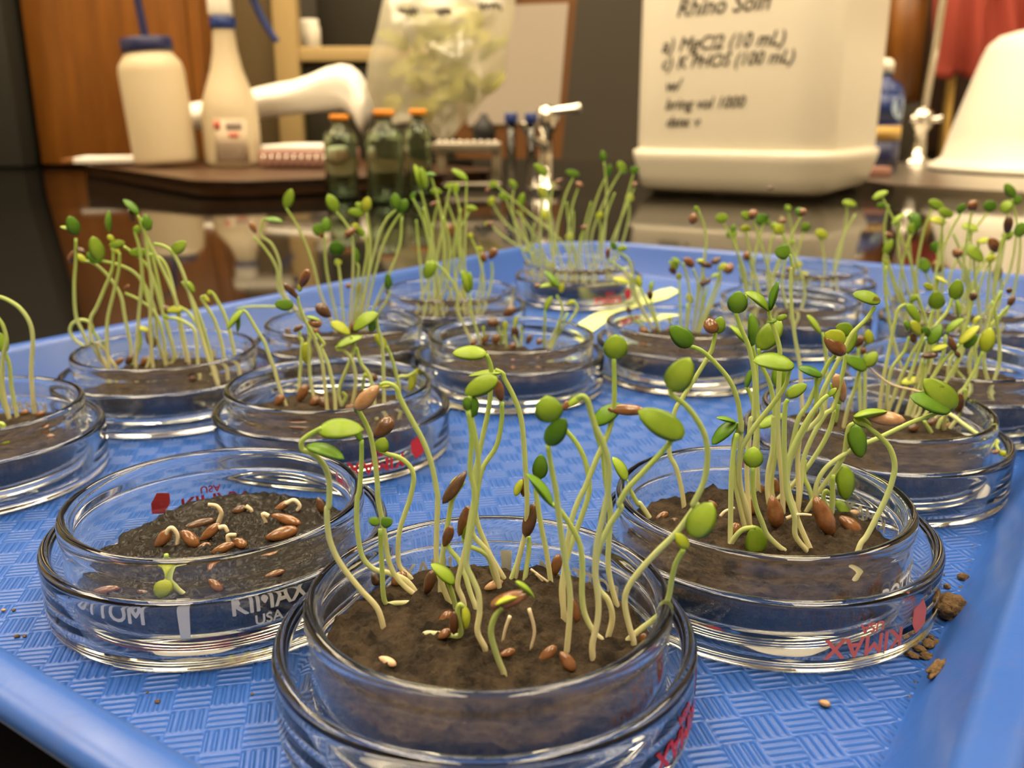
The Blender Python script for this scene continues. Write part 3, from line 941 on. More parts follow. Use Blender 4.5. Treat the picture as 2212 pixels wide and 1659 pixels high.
sprout('C', '6 1530,1390 1410,1230 1400,1050 1330,830 1310,600 1300,300 1310,0 5 1335,1340', ['L 5 1320,1310 1515,1195 122'], 'white foot, level spotted leaf')
sprout('C', '6 1560,1380 1460,1150 1390,950 1340,780 1330,600 1370,420 1450,250 1560,60 5 1660,1350 1720,1300', ['L 5 1720,1310 1800,1230 60'], 'white foot, leaf behind the tan shell')
sprout('C', '6 1000,1000 1010,700 1020,400 1040,150 5 1020,1450 985,1310 940,1220', ['L 5 935,1225 985,1045 62 d'], 'small narrow dark leaf', 2)
sprout('C', '6 1200,930 1180,700 1220,400 1230,100 5 1240,1400 1240,1250', ['L 5 1260,1230 1250,1010 150'], 'leaf hanging with an orange blot', 2)
sprout('C', '6 1640,970 1590,930 1540,780 1490,650 1500,500', ['L 6 1060,190 1310,70 110'], 'white stem leaning from the rear', 3)
sprout('C', '6 1745,1060 1760,850 1770,650', [], 'short white stub')

# the wet-soil dish: one opened sprout, the rest seeds just cracking
sprout('B', 'b 885,825 845,785 815,745 790,700 785,650', ['L b 800,735 765,825 85 y', 'L b 745,690 825,690 45 y'], 'only opened sprout, two yellow leaves', -1)

# the dish cut by the left edge
sprout('D', 'd 225,1450 200,1200 210,1000 190,880 130,790 60,740 0,715 -40,712', ['L d -40,712 -140,740 60'], 'tall stem bowed out of frame')
sprout('D', 'd 110,1480 75,1300 60,1150 30,1065', ['L d 30,1070 -15,945 80'], 'bright leaf at the frame edge')
sprout('D', 'd 60,1490 20,1300 20,1100 42,1000 20,900 -20,840', ['L d -20,840 -110,800 60'], 'stem curving out of frame')
sprout('D', 'd 55,1480 10,1350 -10,1200 -30,1000', ['L d -30,1000 -60,900 60'], 'stem at the very edge')
sprout('D', 'd -5,1560 -10,1530 10,1525 30,1540', ['L d 30,1540 10,1590 40 y'], 'low yellow hook')

# the dish with a looped stem
sprout('E', 'd 610,1170 590,1060 520,920 485,830 475,650 485,480 485,340', ['L d 490,315 450,195 85 d', 'L d 485,290 392,262 28', 'S d 470,420 435,500 42', 'S d 490,400 545,435 40 d'], 'upright pair of leaves over brown husks')
sprout('E', 'd 655,1150 640,1040 560,1040 480,990 448,930 470,880 530,862 580,885 600,940 650,1020 690,1170', [], 'stem looped right round on itself')
sprout('E', 'd 700,1180 590,1000 580,860 620,780 670,660 720,530 725,400', ['L d 700,300 692,160 42 d', 'L d 690,320 730,360 40 y', 'L d 700,385 800,365 55'], 'leaf standing straight up like a flag')
sprout('E', 'd 700,1180 685,1000 690,850 730,680 760,540 765,430', ['L d 765,430 700,400 40 y'], 'slim stem under the flag leaf')
sprout('E', 'd 830,1140 840,1050 800,850 770,700 690,580 600,500 540,485', ['L d 545,490 490,440 45 y'], 'stem arching toward the brown husks')
sprout('E', 'd 1070,1150 1010,1000 990,800 930,650 860,560 760,510 655,485', ['L d 640,480 600,325 95', 'L d 655,485 548,435 82 d'], 'paired round leaves leaning out')
sprout('E', 'd 1090,1150 1115,1080 1050,850 980,600 920,490 790,390', ['L d 945,430 832,430 62'], 'small level bright leaf')
sprout('E', 'd 1210,1140 1180,1000 1130,750 1050,560 970,400 920,290 880,190', ['L d 885,185 790,92 52 d', 'S d 860,235 825,155 42 d'], 'tallest, narrow dark leaf with husk')
sprout('E', 'd 980,1170 960,900 970,650 945,450 930,300 905,210', ['L d 945,290 925,185 62 d', 'L d 955,290 970,215 30 d'], 'dark leaf pair near the top')
sprout('E', 'd 870,1170 880,950 900,700 910,560 890,400 860,290', ['L d 870,310 880,255 50'], 'straight stem behind the tall ones')
sprout('E', 'd 1390,1280 1330,1100 1280,930 1220,720 1170,560 1110,440 1050,390 985,375', ['L d 1105,430 1185,360 75'], 'bent stem, leaf at the bend')
sprout('E', 'd 1200,1140 1160,950 1120,720 1080,560 1030,470 955,440', ['L d 955,440 930,430 30'], 'slanting stem')
sprout('E', 'd 1350,1150 1290,950 1210,820 1160,785', ['S d 1100,800 1010,795 62 d', 'L d 1175,790 1070,800 52 y'], 'black coat half off a yellow leaf')
sprout('E', 'd 1270,1200 1250,950 1190,880 1110,850 1070,855', ['L d 1075,850 1050,830 30'], 'low arching stem')
sprout('E', 'd 1060,1160 1050,1000 1000,830 900,740 800,690', ['S d 790,665 835,640 28'], 'arched stem with a thin husk')
sprout('E', 'd 850,1150 900,1010 890,915', ['S d 935,935 1000,1035 62 d', 'L d 880,910 960,940 35 y'], 'short, dark hanging husk')
sprout('E', 'd 1450,1230 1420,1020 1370,860 1310,760 1290,720 1320,708', ['L d 1305,712 1345,745 30 y'], 'small hooked tip')
sprout('E', 'd 1525,1210 1480,980 1440,840 1380,720 1350,680', ['L d 1355,690 1325,685 35 y'], 'hook nearest the next dish')
sprout('E', 'd 1390,1260 1350,1100 1290,880 1215,700 1165,615', ['L d 1195,615 1242,690 38'], 'leaf bud on the side')
sprout('E', 'd 940,1170 970,1050 960,800 920,640 900,480', [], 'bare stem in the middle')
sprout('E', 'd 1130,1100 1060,850 1000,560 950,350', [], 'bare leaning stem')

# the dish behind the wet-soil dish
sprout('F', 'f 870,540 820,400 760,200 700,40 d 1690,1000 1640,920 1580,820 1550,802', ['L d 1550,802 1455,922 42', 'L d 1530,835 1525,942 20 d'], 'nodding head of two thin leaves')
sprout('F', 'f 980,490 990,300 1010,0 h 430,1000 430,940', ['S h 460,890 372,945 52 d'], 'dark husk low on the cluster')
sprout('F', 'f 1120,510 1080,300 1070,0 h 520,1010 500,900', ['L f 1040,0 1052,195 92 y'], 'hanging bright yellow-green leaf')
sprout('F', 'f 1230,600 1210,400 1180,150 1130,0 h 560,1000 490,870 430,730 410,640', ['L h 375,720 218,700 102 d', 'S h 425,665 295,520 62 d', 'S h 430,570 515,400 90', 'L h 430,600 430,530 45 y'], 'crown of leaf and brown husks')
sprout('F', 'f 1300,660 1290,450 1240,200 1180,50 h 640,1050 570,960', ['S h 500,860 625,885 90', 'L h 490,815 605,850 30'], 'brown husk behind the crown')
sprout('F', 'f 1360,560 1330,400 h 900,1100 870,980', ['L h 700,865 868,962 90 y', 'S h 700,820 575,705 112 d'], 'bright leaf pushing off a black coat')
sprout('F', 'f 1440,560 1475,330 1440,150 1370,70 h 760,1105 748,1070', ['L h 752,1075 965,998 70'], 'long pointed leaf swept back')
sprout('F', 'f 1580,380 1550,270', ['L f 1545,265 1605,300 42 y', 'S f 1590,265 1660,330 70 d'], 'tiny hook with black coat')
sprout('F', 'f 1720,640 1715,300 1700,0 h 1100,900 1092,785', ['L h 1095,785 900,925 112', 'L h 1070,850 1040,952 70 d'], 'tall with a big hanging leaf')
sprout('F', 'f 1830,600 1850,400 1830,300 1790,150 1740,30', ['L h 1175,1085 1080,965 82 y'], 'yellow-green leaf pair')
sprout('F', 'f 1840,500 1840,310 1920,290 2005,250', ['L f 2015,240 1935,425 82 y'], 'bright leaf hanging inside the rim')
sprout('F', 'f 1640,560 1600,300 1520,180 1480,40', [], 'thin brownish stem')
sprout('F', 'f 1350,560 1390,470 1360,430', [], 'small white loop')

# the dish behind the looped-stem dish
sprout('G', 'g 360,930 345,820 310,680 270,560 210,430 150,335', ['L g 148,335 182,228 62'], 'tall leaning stem with one oval leaf')
sprout('G', 'g 530,920 525,700 520,500 490,430 432,355', ['L g 432,355 385,258 70', 'L g 520,430 560,450 40 y', 'S g 545,445 478,492 42'], 'leaf bent back over a brown husk')
sprout('G', 'd 1860,860 1800,700 1770,530 1690,400 1620,330', ['S d 1640,310 1598,232 42'], 'curving stem with brown tip at the rim')
sprout('G', 'd 1880,870 1820,700 1790,500 1740,380 1670,320 1680,240 1700,215', ['L d 1695,215 1815,238 32 d'], 'arch with a level dark leaf')
sprout('G', 'g 400,900 380,700 365,480', ['L g 372,470 372,388 62 d', 'L g 362,470 300,438 72 d', 'S g 340,465 362,502 40'], 'dark spread leaf pair')
sprout('G', 'g 470,900 450,700 430,620', ['L g 440,600 428,515 92 d', 'L g 420,640 462,640 40 y'], 'broad dark leaf over a yellow bud')
sprout('G', 'g 600,920 610,700 620,500 600,360', ['L g 590,355 612,272 62 y', 'L g 585,370 498,350 50', 'L g 600,340 535,310 40'], 'bright open rosette on top')
sprout('G', 'g 640,930 640,600 700,420 765,345', ['L g 770,340 758,250 60 d'], 'slanting stem, dark upright leaf')
sprout('G', 'g 720,900 660,650 720,480 790,365', ['L g 785,360 825,285 62 d'], 'slanting stem, second dark leaf')
sprout('G', 'g 740,900 770,600 800,380', ['L g 800,375 770,300 40'], 'thin upright stem')
sprout('G', 'h 1150,850 1180,680 1210,590', ['L h 1200,580 1185,435 70 d'], 'short with a dark spoon leaf')
sprout('G', 'h 940,830 960,700 960,620', ['S h 960,520 925,625 72', 'S h 835,525 865,570 50'], 'brown hanging husks')
sprout('G', 'g 575,900 555,700 545,640', ['L g 545,640 528,555 42 d'], 'narrow dark leaf')
sprout('G', 'g 560,920 600,620 590,480', ['L g 590,490 540,440 40'], 'crowded middle stem')
sprout('G', 'd 1900,880 1850,800 1800,780 1600,778 1510,795', [], 'pale stem lying out over the rim')

# the half-bare middle dish
sprout('H', 'k 470,870 450,650 420,430 350,300 240,190', ['L k 220,175 160,325 112'], 'bowed stem with a hanging leaf')
sprout('H', 'k 580,870 560,650 540,460', ['L k 530,450 465,250 75', 'L k 540,440 540,275 62'], 'pair of leaves folded upward')
sprout('H', 'k 860,930 850,850 850,750', ['S k 830,650 935,570 90 d', 'L k 840,765 845,690 50 y'], 'dark seed coat tilted on a yellow tip')
sprout('H', 'k 950,900 920,800 935,690', ['S k 940,860 920,730 75 d', 'L k 925,740 950,650 40 y'], 'dark coat hanging by a yellow tip')
sprout('H', 'k 800,880 790,780 780,710', ['S k 800,715 690,690 92 d'], 'black coat lying sideways')
sprout('H', 'k 1190,900 1190,600', ['L k 1190,600 1250,475 52'], 'slim bent leaf')
sprout('H', 'k 1330,870 1340,620 1290,470', ['L k 1275,385 1135,400 40', 'S k 1160,385 1095,392 40', 'L k 1310,400 1185,262 62 d', 'L k 1325,450 1345,360 52 y'], 'fan of arched leaves, the tallest')
sprout('H', 'k 1470,830 1455,620 1440,520', ['L k 1445,520 1370,550 42 y'], 'nodding yellow bud')
sprout('H', 'k 1390,870 1385,620', [], 'bare stem by the fan')
sprout('H', 'k 655,880 655,760', ['L k 655,770 660,735 30 y'], 'white stub')
sprout('H', 'k 1000,860 990,760', ['L k 990,765 985,735 30 y'], 'white stub among husks')
sprout('H', 'k 820,890 825,800', ['L k 825,805 830,770 30 y'], 'short pale stub')

# the dish before the lime paper strip
sprout('I', 'm 450,710 470,500 440,380 400,180 300,90', ['L m 280,80 240,5 50 d', 'L m 290,72 385,60 50'], 'taller with two spread leaves')
sprout('I', 'm 440,700 430,450 400,310 300,220 215,165', ['S m 210,165 212,60 42'], 'drooping brown tip')
sprout('I', 'm 490,680 490,400', ['L m 490,400 470,305 62 y', 'L m 400,362 255,328 50 y'], 'yellow leaves low on the stem')
sprout('I', 'm 585,740 580,500', ['S m 582,515 572,425 62 d', 'L m 578,445 602,345 40'], 'dark coat with a green tip standing alone')
sprout('I', 'm 395,720 392,640', ['S m 390,640 390,570 52 d'], 'dark coat on a short stem')
sprout('I', 'm 830,680 828,330', ['L m 820,335 830,275 52 y'], 'yellow bud')
sprout('I', 'm 910,730 920,500 890,280 860,190', ['L m 820,240 735,175 52', 'S m 800,290 745,220 62 d', 'L m 840,200 760,148 42'], 'green and dark clustered head')
sprout('I', 'm 980,740 990,400 950,240', ['S m 865,150 965,225 82'], 'brown coat tilted left')
sprout('I', 'm 1040,740 1040,400 1030,220', ['S m 985,180 1115,222 62 d', 'L m 980,172 1065,182 32 y'], 'dark level coat')
sprout('I', 'm 1080,700 1120,450 1180,270', ['S m 1290,195 1220,280 95', 'L m 1245,205 1155,245 62 y'], 'brown coat with pale leaf')
sprout('I', 'm 1060,700 1080,390', ['S m 1110,330 1005,375 62 d', 'L m 1170,285 1100,322 32'], 'low dark coat')
sprout('I', 'm 1160,660 1170,400 1180,210', ['S m 1190,148 1105,195 62 d'], 'dark tip at the back')
sprout('I', 'm 900,740 900,540', ['L m 905,455 935,545 62 y'], 'low yellow leaf')
sprout('I', 'm 740,740 745,680', ['L m 745,690 755,655 40 y'], 'tiny yellow stub')
sprout('I', 'n 545,720 540,420 540,280 505,180', ['L n 505,188 488,158 30', 'S n 485,190 472,255 52'], 'far taller with a brown drooping tip')

# the dish with the fallen sprout
sprout('J', '7 150,1500 130,1100 120,1000 70,700 40,400 40,100 n 1000,480 985,410', ['L n 985,400 905,395 82 d'], 'very tall straight stem with one round leaf', 4)
sprout('J', '7 540,1610 590,1400 650,1230 690,1080 740,1050', ['L 7 765,1045 540,935 130 d', 'L 7 750,1025 855,885 122'], 'dark green leaf pair spread wide', -3)
sprout('J', '7 360,1500 380,1200 370,900 340,700', ['L 7 320,700 175,525 62'], 'small leaf angled back')
sprout('J', '7 890,1420 920,1150 980,850 1030,600 1070,470 1135,430', ['L 7 1140,430 1275,605 92'], 'arched stem with a hanging leaf')
sprout('J', '7 990,1440 960,1280 1000,1050 1120,880 1170,740', ['S 7 1195,700 1215,800 72 d', 'L 7 1120,590 1175,690 52 d'], 'leaf and black husk side by side')
sprout('J', '7 1010,1400 1080,1150 1200,900 1290,750 1310,680', ['L 7 1190,590 1285,730 92 y', 'L 7 1290,650 1370,730 72 d', 'L 7 1360,810 1485,630 120 d'], 'ragged withered crown of leaves')
sprout('J', '7 1170,1350 1200,1050 1260,880 1320,750', [], 'bare stem under the withered crown')
sprout('J', '7 1280,1440 1285,1150 1300,960', ['S 7 1275,930 1435,900 72 d', 'L 7 1380,870 1540,820 62 y'], 'black husk lying level')
sprout('J', '7 1340,1450 1345,1000 1360,650 1395,480', ['L 7 1435,475 1405,295 152', 'L 7 1390,290 1305,230 62 y'], 'round bright leaf, pale one on top', 3)
sprout('J', '7 1230,1450 1340,820 1380,700 1450,600 1530,500 1580,375', ['L 7 1600,385 1625,185 132'], 'bright slanting stem with an oval leaf', 4)
sprout('J', '7 1450,1350 1460,1000 1520,720', ['L 7 1525,705 1695,565 72'], 'slim raised leaf', 3)
sprout('J', '7 1290,1500 1270,1450 1300,1250 1400,1120 1500,970 1650,810', ['L 7 1645,805 1820,630 92 y', 'L 7 1695,845 1815,715 92 d'], 'tan-edged leaf pair on a long slant', 2)
sprout('J', '7 1460,1480 1560,1100 1640,930', ['S 7 1545,735 1605,875 72 d', 'S 7 1600,870 1645,935 50 d'], 'two dark husks on a slant', 2)
sprout('J', '7 1560,1500 1600,1400 1650,1280 1700,1220 1800,1050 1870,880', ['L 7 1890,885 1950,655 142 y'], 'pale pointed leaf at the right', 2)
sprout('J', '7 1620,1620 1680,1450 1700,1330 1710,1240', ['S 7 1665,1270 1640,1480 92 d', 'L 7 1705,1250 1720,1300 30 y'], 'hook over a long black husk', -1)
sprout('J', '8 1500,230 1530,60 1700,170 1850,270 2010,320 2000,360 2040,450', ['L 8 2035,455 2085,415 62 y', 'S 8 1955,440 2035,410 50', 'R 8 1530,60 7 1400,1330 1240,1260 1050,1215 960,1175 860,1100 775,1020'], 'fallen over the glass rim, root in the air', -21)
sprout('J', '8 1440,230 1450,160 1490,100 1530,130', ['L 8 1520,110 1535,150 40 y'], 'small yellow hook by the front glass', 0)
sprout('J', '8 1380,240 1310,130', [], 'white stub by the front glass', 0)
sprout('J', '7 740,1450 745,1100 740,900', ['L 7 790,810 775,670 92 y', 'S 7 745,910 720,845 60'], 'yellow leaf on a brown base', 2)
sprout('J', '7 700,1450 690,1100 680,830', ['S 7 650,840 725,725 90 d'], 'black husk behind the seed cap', 2)
sprout('J', '7 1300,1420 1320,1250', ['L 7 1095,1190 1345,1170 82 y'], 'yellow leaf seen behind the big pair', 2)

# the dish cut by the right edge
far('K', [('7', 1240, 340, ['L 7 1240,340 1180,420 60']), ('7', 1640, 560, ['L 7 1640,560 1620,360 40']), ('7', 1730, 640, []), ('7', 1610, 1035, ['L 7 1600,1060 1625,1030 40 y']), ('7', 1790, 300, ['S 7 1760,400 1790,310 80 d']),
           ('7', 1850, 550, ['L 7 1780,620 1840,540 50 y']), ('7', 1960, 400, []), ('7', 2050, 300, ['S 7 2120,330 2130,270 60 d']), ('7', 2150, 420, ['S 7 2170,340 2120,450 70 d']), ('7', 2100, 480, []),
           ('7', 950, 60, ['L 7 950,60 940,0 30 y']), ('7', 1430, 160, ['L 7 1420,170 1530,230 40 y'])], 5)
# the crowded dish by the right wall
far('P', [('n', 1470, 115, ['L n 1420,122 1500,80 40']), ('n', 1500, 150, ['L n 1480,160 1440,150 35 d']), ('n', 1560, 240, ['L n 1520,255 1585,198 32']), ('n', 1650, 260, ['L n 1640,290 1655,195 60 d', 'L n 1650,280 1600,270 60']),
           ('n', 1740, 150, ['L n 1715,130 1790,172 50']), ('n', 1800, 190, ['L n 1765,178 1840,210 50']), ('n', 1780, 230, ['L n 1720,230 1815,245 42 y']), ('n', 1890, 180, ['L n 1900,180 1860,160 60 d']), ('n', 1945, 160, ['S n 1960,180 1930,130 62']),
           ('n', 1930, 270, ['L n 1885,265 1985,285 42']), ('n', 2040, 170, ['L n 2000,150 2065,165 60 d']), ('n', 2130, 180, ['L n 2100,190 2145,130 60']), ('n', 2150, 120, ['L n 2160,110 2120,40 50 d', 'L n 2150,130 2200,120 50 d']),
           ('n', 2120, 290, ['S n 2120,310 2132,205 52 d']), ('n', 1750, 380, ['L n 1740,400 1760,340 62 d']), ('n', 1690, 490, ['L n 1660,480 1720,455 80 d', 'S n 1740,510 1770,440 72']), ('n', 1950, 420, ['L n 1895,365 1985,445 62']),
           ('n', 2040, 430, ['L n 2010,435 2070,430 42 y']), ('n', 2060, 370, ['S n 2030,320 2080,400 62']), ('n', 2110, 310, ['L n 2100,330 2150,290 50']), ('n', 2190, 280, ['L n 2180,320 2205,240 60 d']), ('n', 1500, 350, ['L n 1480,410 1520,330 45']),
           ('n', 1490, 310, ['S n 1530,310 1470,305 35']), ('n', 1860, 420, ['S n 1850,430 1880,380 60']), ('n', 1840, 300, []), ('n', 2080, 500, ['S n 2060,560 2085,470 52 d']), ('n', 1970, 340, ['L n 1960,350 2040,330 32 y']), ('n', 1620, 200, ['L n 1610,230 1640,190 40 d'])], 8)
# the dish before the far-rim dish, and the one at the far short rim
far('Q', [('n', 620, 220, ['L n 595,225 665,215 50']), ('n', 690, 300, ['L n 650,312 710,298 42', 'L n 680,290 700,255 30 d']), ('n', 750, 280, ['L n 755,295 752,255 60 y']), ('n', 850, 240, ['L n 860,250 820,205 70 d', 'L n 850,240 880,230 50 d']),
           ('n', 790, 220, ['L n 780,225 735,190 50', 'S n 770,185 810,215 62']), ('n', 930, 280, ['L n 905,270 955,290 60 y']), ('n', 920, 250, ['L n 920,250 890,280 50']), ('n', 1050, 200, ['L n 1015,200 1060,175 50 d', 'S n 1030,190 1075,185 42']),
           ('n', 980, 350, ['L n 985,355 1010,340 30']), ('n', 760, 420, ['S n 740,440 780,400 52']), ('n', 720, 470, [])], 11)
far('O', [('n', 975, 185, ['S n 905,60 865,66 22 d', 'L n 960,180 990,160 40']), ('n', 1065, 270, ['L n 1080,290 1050,245 52']), ('n', 1145, 310, ['L n 1120,290 1180,320 52 y']), ('n', 1285, 145, ['L n 1262,138 1340,155 40']), ('n', 1330, 200, []),
           ('n', 940, 210, ['S n 940,220 950,250 50']), ('n', 1000, 480, ['S n 960,490 1010,500 42 d', 'L n 1010,470 1050,460 42 y']), ('n', 1060, 520, ['L n 1055,530 1075,505 50 y'])], 12)
# the crowded dish at the long rim and the dish in the far corner
far('L', [('g', 905, 235, ['L g 915,230 868,92 52', 'L g 930,230 905,105 42']), ('g', 985, 240, ['L g 960,238 1025,250 42']), ('g', 1160, 175, ['L g 1165,175 1078,118 42']), ('g', 1070, 215, ['L g 1095,205 1035,220 32']), ('g', 1100, 245, ['L g 1095,260 1105,190 42']),
           ('g', 1190, 335, ['L g 1160,330 1222,342 32']), ('g', 1090, 500, ['S g 1110,495 1035,430 72', 'L g 1060,420 1030,430 30']), ('g', 1000, 310, ['S g 1020,300 950,320 26']), ('g', 860, 280, ['L g 850,290 870,245 30 d']), ('g', 960, 150, ['L g 990,150 930,145 20 d']),
           ('g', 920, 330, []), ('g', 880, 400, []), ('g', 1030, 380, []), ('g', 1130, 340, []), ('g', 1050, 300, []), ('g', 1240, 580, ['S g 1270,640 1235,580 52', 'L g 1230,580 1240,550 40 y']), ('g', 1300, 640, ['S g 1285,620 1330,560 52']), ('g', 1180, 490, ['L g 1170,500 1195,480 35 y']),
           ('g', 970, 420, []), ('g', 1110, 420, []), ('g', 940, 630, ['L g 975,630 940,730 60']), ('g', 1170, 720, ['L g 1150,690 1180,800 60'])], 21)
far('N', [('g', 1320, 205, ['L g 1330,190 1285,222 42', 'S g 1290,220 1270,250 30']), ('g', 1300, 300, ['L g 1290,320 1310,270 40 y']), ('g', 1370, 265, ['L g 1340,265 1400,280 42']), ('g', 1430, 200, ['L g 1440,225 1400,175 42']), ('g', 1470, 300, ['L g 1460,335 1480,248 42']),
           ('g', 1590, 150, ['L g 1612,150 1538,88 50']), ('g', 1585, 240, ['L g 1570,215 1600,285 42 y']), ('g', 1600, 370, ['L g 1585,340 1610,405 42 y']), ('g', 1770, 140, ['L g 1790,150 1715,130 42 d']), ('g', 1790, 210, ['S g 1770,190 1810,220 40']),
           ('g', 1650, 190, ['S g 1700,170 1650,200 24']), ('g', 1930, 75, ['L g 1930,75 1920,12 40 d']), ('g', 1960, 120, ['L g 1945,160 1965,90 42 d']), ('g', 2030, 120, ['L g 2010,75 2052,145 50']), ('g', 2100, 125, ['L g 2075,125 2130,115 42 d']), ('g', 2070, 280, ['L g 2055,265 2095,290 50 y']),
           ('g', 2110, 200, ['S g 2115,190 2090,215 30']), ('g', 1900, 380, ['L g 1885,390 1925,360 42 y']), ('g', 1740, 500, ['L g 1725,480 1755,520 52 y']), ('g', 1820, 450, ['S g 1800,450 1840,440 34']), ('g', 1720, 300, []), ('g', 1760, 350, []), ('g', 1860, 300, []), ('g', 1990, 250, []),
           ('g', 1540, 420, []), ('g', 1290, 420, ['S g 1320,420 1270,425 30', 'L g 1260,425 1290,420 25 y']), ('g', 1440, 350, []), ('g', 1500, 560, ['L g 1490,580 1515,550 40 y'])], 22)

SHORT = {'A': 'front dish', 'B': 'wet-soil dish', 'C': 'clod-side dish', 'D': 'left-edge dish', 'E': 'looped-stem dish', 'F': 'dish behind wet-soil dish', 'G': 'dish behind looped-stem dish',
         'H': 'half-bare middle dish', 'I': 'lime-strip dish', 'J': 'fallen-sprout dish', 'K': 'right-edge dish', 'L': 'crowded long-rim dish', 'N': 'far-corner dish', 'O': 'far short-rim dish',
         'P': 'crowded right-wall dish', 'Q': 'dish before far-rim dish'}
for k, lst in SPR.items():
    lst.sort(key=lambda q: q[0])
    for i, (x, e, look) in enumerate(lst):
        ph = DISHES[k]['ph']
        e['label'] = (ORD[i] + ' sprout from left, ' + SHORT[k] + ', ' + look) if len(lst) > 1 else 'lone sprout in ' + ph + ', ' + look

# ------------------------------------------------------------------ loose and cracking seeds on the soil
SEEDN = {}
def seed(k, spec, kind='seed', root=None, lift=0.35, look='glossy brown'):
    hp, r, sc = parse(spec)
    zs = soil_z(k, 0, 0)
    wpx = float(r[0]) / sc
    um, vm = (hp[0][0] + hp[1][0]) / 2, (hp[0][1] + hp[1][1]) / 2
    foot = clamp_base(k, atz(um, vm, zs + 1.0), 21.5)
    P0, P1 = aty(*hp[0], foot.y), aty(*hp[1], foot.y)
    mid = (P0 + P1) / 2
    wd = max(wpx * depth(mid) / F, 1.2)
    lean_ = (0.5 - ((P1 - P0).normalized().z) ** 2 * 0.3) * (P1 - P0).length * (1 if P1.z > P0.z else -1)
    P0.y -= lean_ * 0.4; P1.y += lean_ * 0.4
    low = min(P0.z, P1.z, mid.z - wd * 0.3)
    P0.z += zs + 0.15 - low; P1.z += zs + 0.15 - low
    mid = (P0 + P1) / 2
    up = Vector((0, 0, 1))
    v, f = seed_mesh(P0, P1, wd, 0.7, Vector((0.15, -0.8, 0.6)))
    o = empty('seed', mid, None, 'seed', 'seeds lying in ' + DISHES[k]['ph'])
    obj('hull', v, f, M[kind], o, mid)
    if root:
        rp, _, _ = parse(root)
        p3 = []
        for i, q in enumerate(rp):
            p = aty(*q, mid.y)
            p.z = max(p.z, zs + 0.2)
            p3.append(p)
        v, f, t = tube(smooth_path(p3, 5), 0.47, 8, 0.36)
        obj('root', v, f, M['root'], o, mid)
        look += ' with a white root'
    SEEDN.setdefault(k, []).append((hp[0][0], o, look))
for s, kd, lk in (('3 870,1490 1050,1530 80', 'seed_pale', 'pale'), ('3 1000,770 1140,680 130', 'seed', 'round brown'), ('3 1330,960 1400,740 110', 'seed_dark', 'split dark'), ('3 760,520 875,625 110', 'seed_dark', 'dark'),
                  ('3 1880,815 2070,770 90', 'seed_tan', 'tan'), ('3 1450,1180 1580,1080 110', 'seed', 'reddish brown'), ('3 1440,1290 1570,1230 90', 'seed', 'brown'), ('4 470,770 520,570 105', 'seed', 'upright brown'),
                  ('4 320,1540 500,1420 110', 'seed', 'brown'), ('4 530,1490 670,1650 130', 'seed', 'orange-brown'), ('4 650,1010 700,1230 62', 'seed', 'slim brown'), ('3 2030,1440 2190,1420 80', 'seed', 'flat brown'), ('4 1290,1330 1360,1270 70', 'seed', 'small brown')):
    seed('A', s, kd, look=lk)
for s, kd, lk in (('6 1180,960 1225,1265 172', 'seed', 'large wet brown'), ('6 1590,1000 1740,1350 190', 'seed', 'largest brown'), ('6 1830,1080 2025,1210 140', 'seed', 'glossy brown'), ('6 1225,580 1240,745 82', 'seed', 'wet brown'),
                  ('6 1050,740 1085,850 90', 'seed', 'round brown'), ('6 65,1055 200,1000 72', 'seed', 'small reddish'), ('6 165,1115 295,1060 72', 'seed_dark', 'dark'), ('6 755,1225 885,1130 120', 'seed', 'half buried brown'),
                  ('6 580,890 655,960 72', 'seed', 'small brown'), ('6 960,905 1000,1065 82', 'seed', 'brown'), ('6 1940,935 2040,940 46', 'seed_pale', 'pale'), ('6 1310,1000 1360,850 90', 'seed_dark', 'dark upright')):
    seed('C', s, kd, look=lk)
for s, kd, rt, lk in (('b 740,630 805,555 62', 'seed', 'b 790,590 790,545 812,525 838,560 838,625', 'brown'), ('b 850,555 945,622 62', 'seed', None, 'glossy chestnut'), ('b 950,595 1040,525 52', 'seed', 'b 1035,525 1060,520 1075,545', 'orange-brown'),
                      ('b 1000,630 1105,600 46', 'seed', None, 'orange-brown'), ('b 930,615 995,598 42', 'seed', None, 'small brown'), ('b 870,510 1010,490 46', 'seed_dark', 'b 1030,505 1045,455 1022,422 983,415', 'dark'),
                      ('b 1095,440 1165,425 42', 'seed_dark', 'b 1160,422 1185,440 1190,480', 'black'), ('b 1290,450 1370,405 36', 'seed', 'b 1350,412 1388,394 1415,420 1405,468', 'slim brown'), ('b 1255,562 1405,540 66', 'seed', None, 'wide orange'),
                      ('b 1270,470 1430,490 52', 'seed', 'b 1270,470 1242,460 1255,500 1250,532', 'brown'), ('b 1090,580 1170,600 52', 'seed', 'b 1080,592 1078,562 1115,558', 'yellow-brown'), ('b 1500,400 1530,475 42', 'seed_dark', None, 'dark standing'),
                      ('b 455,805 577,780 52', 'seed', None, 'reddish'), ('b 980,742 1052,808 46', 'seed', None, 'reddish'), ('b 650,782 722,802 40', 'seed_dark', None, 'dull'), ('b 1240,705 1330,690 40', 'seed', None, 'dull brown')):
    seed('B', s, kd, rt, look=lk)
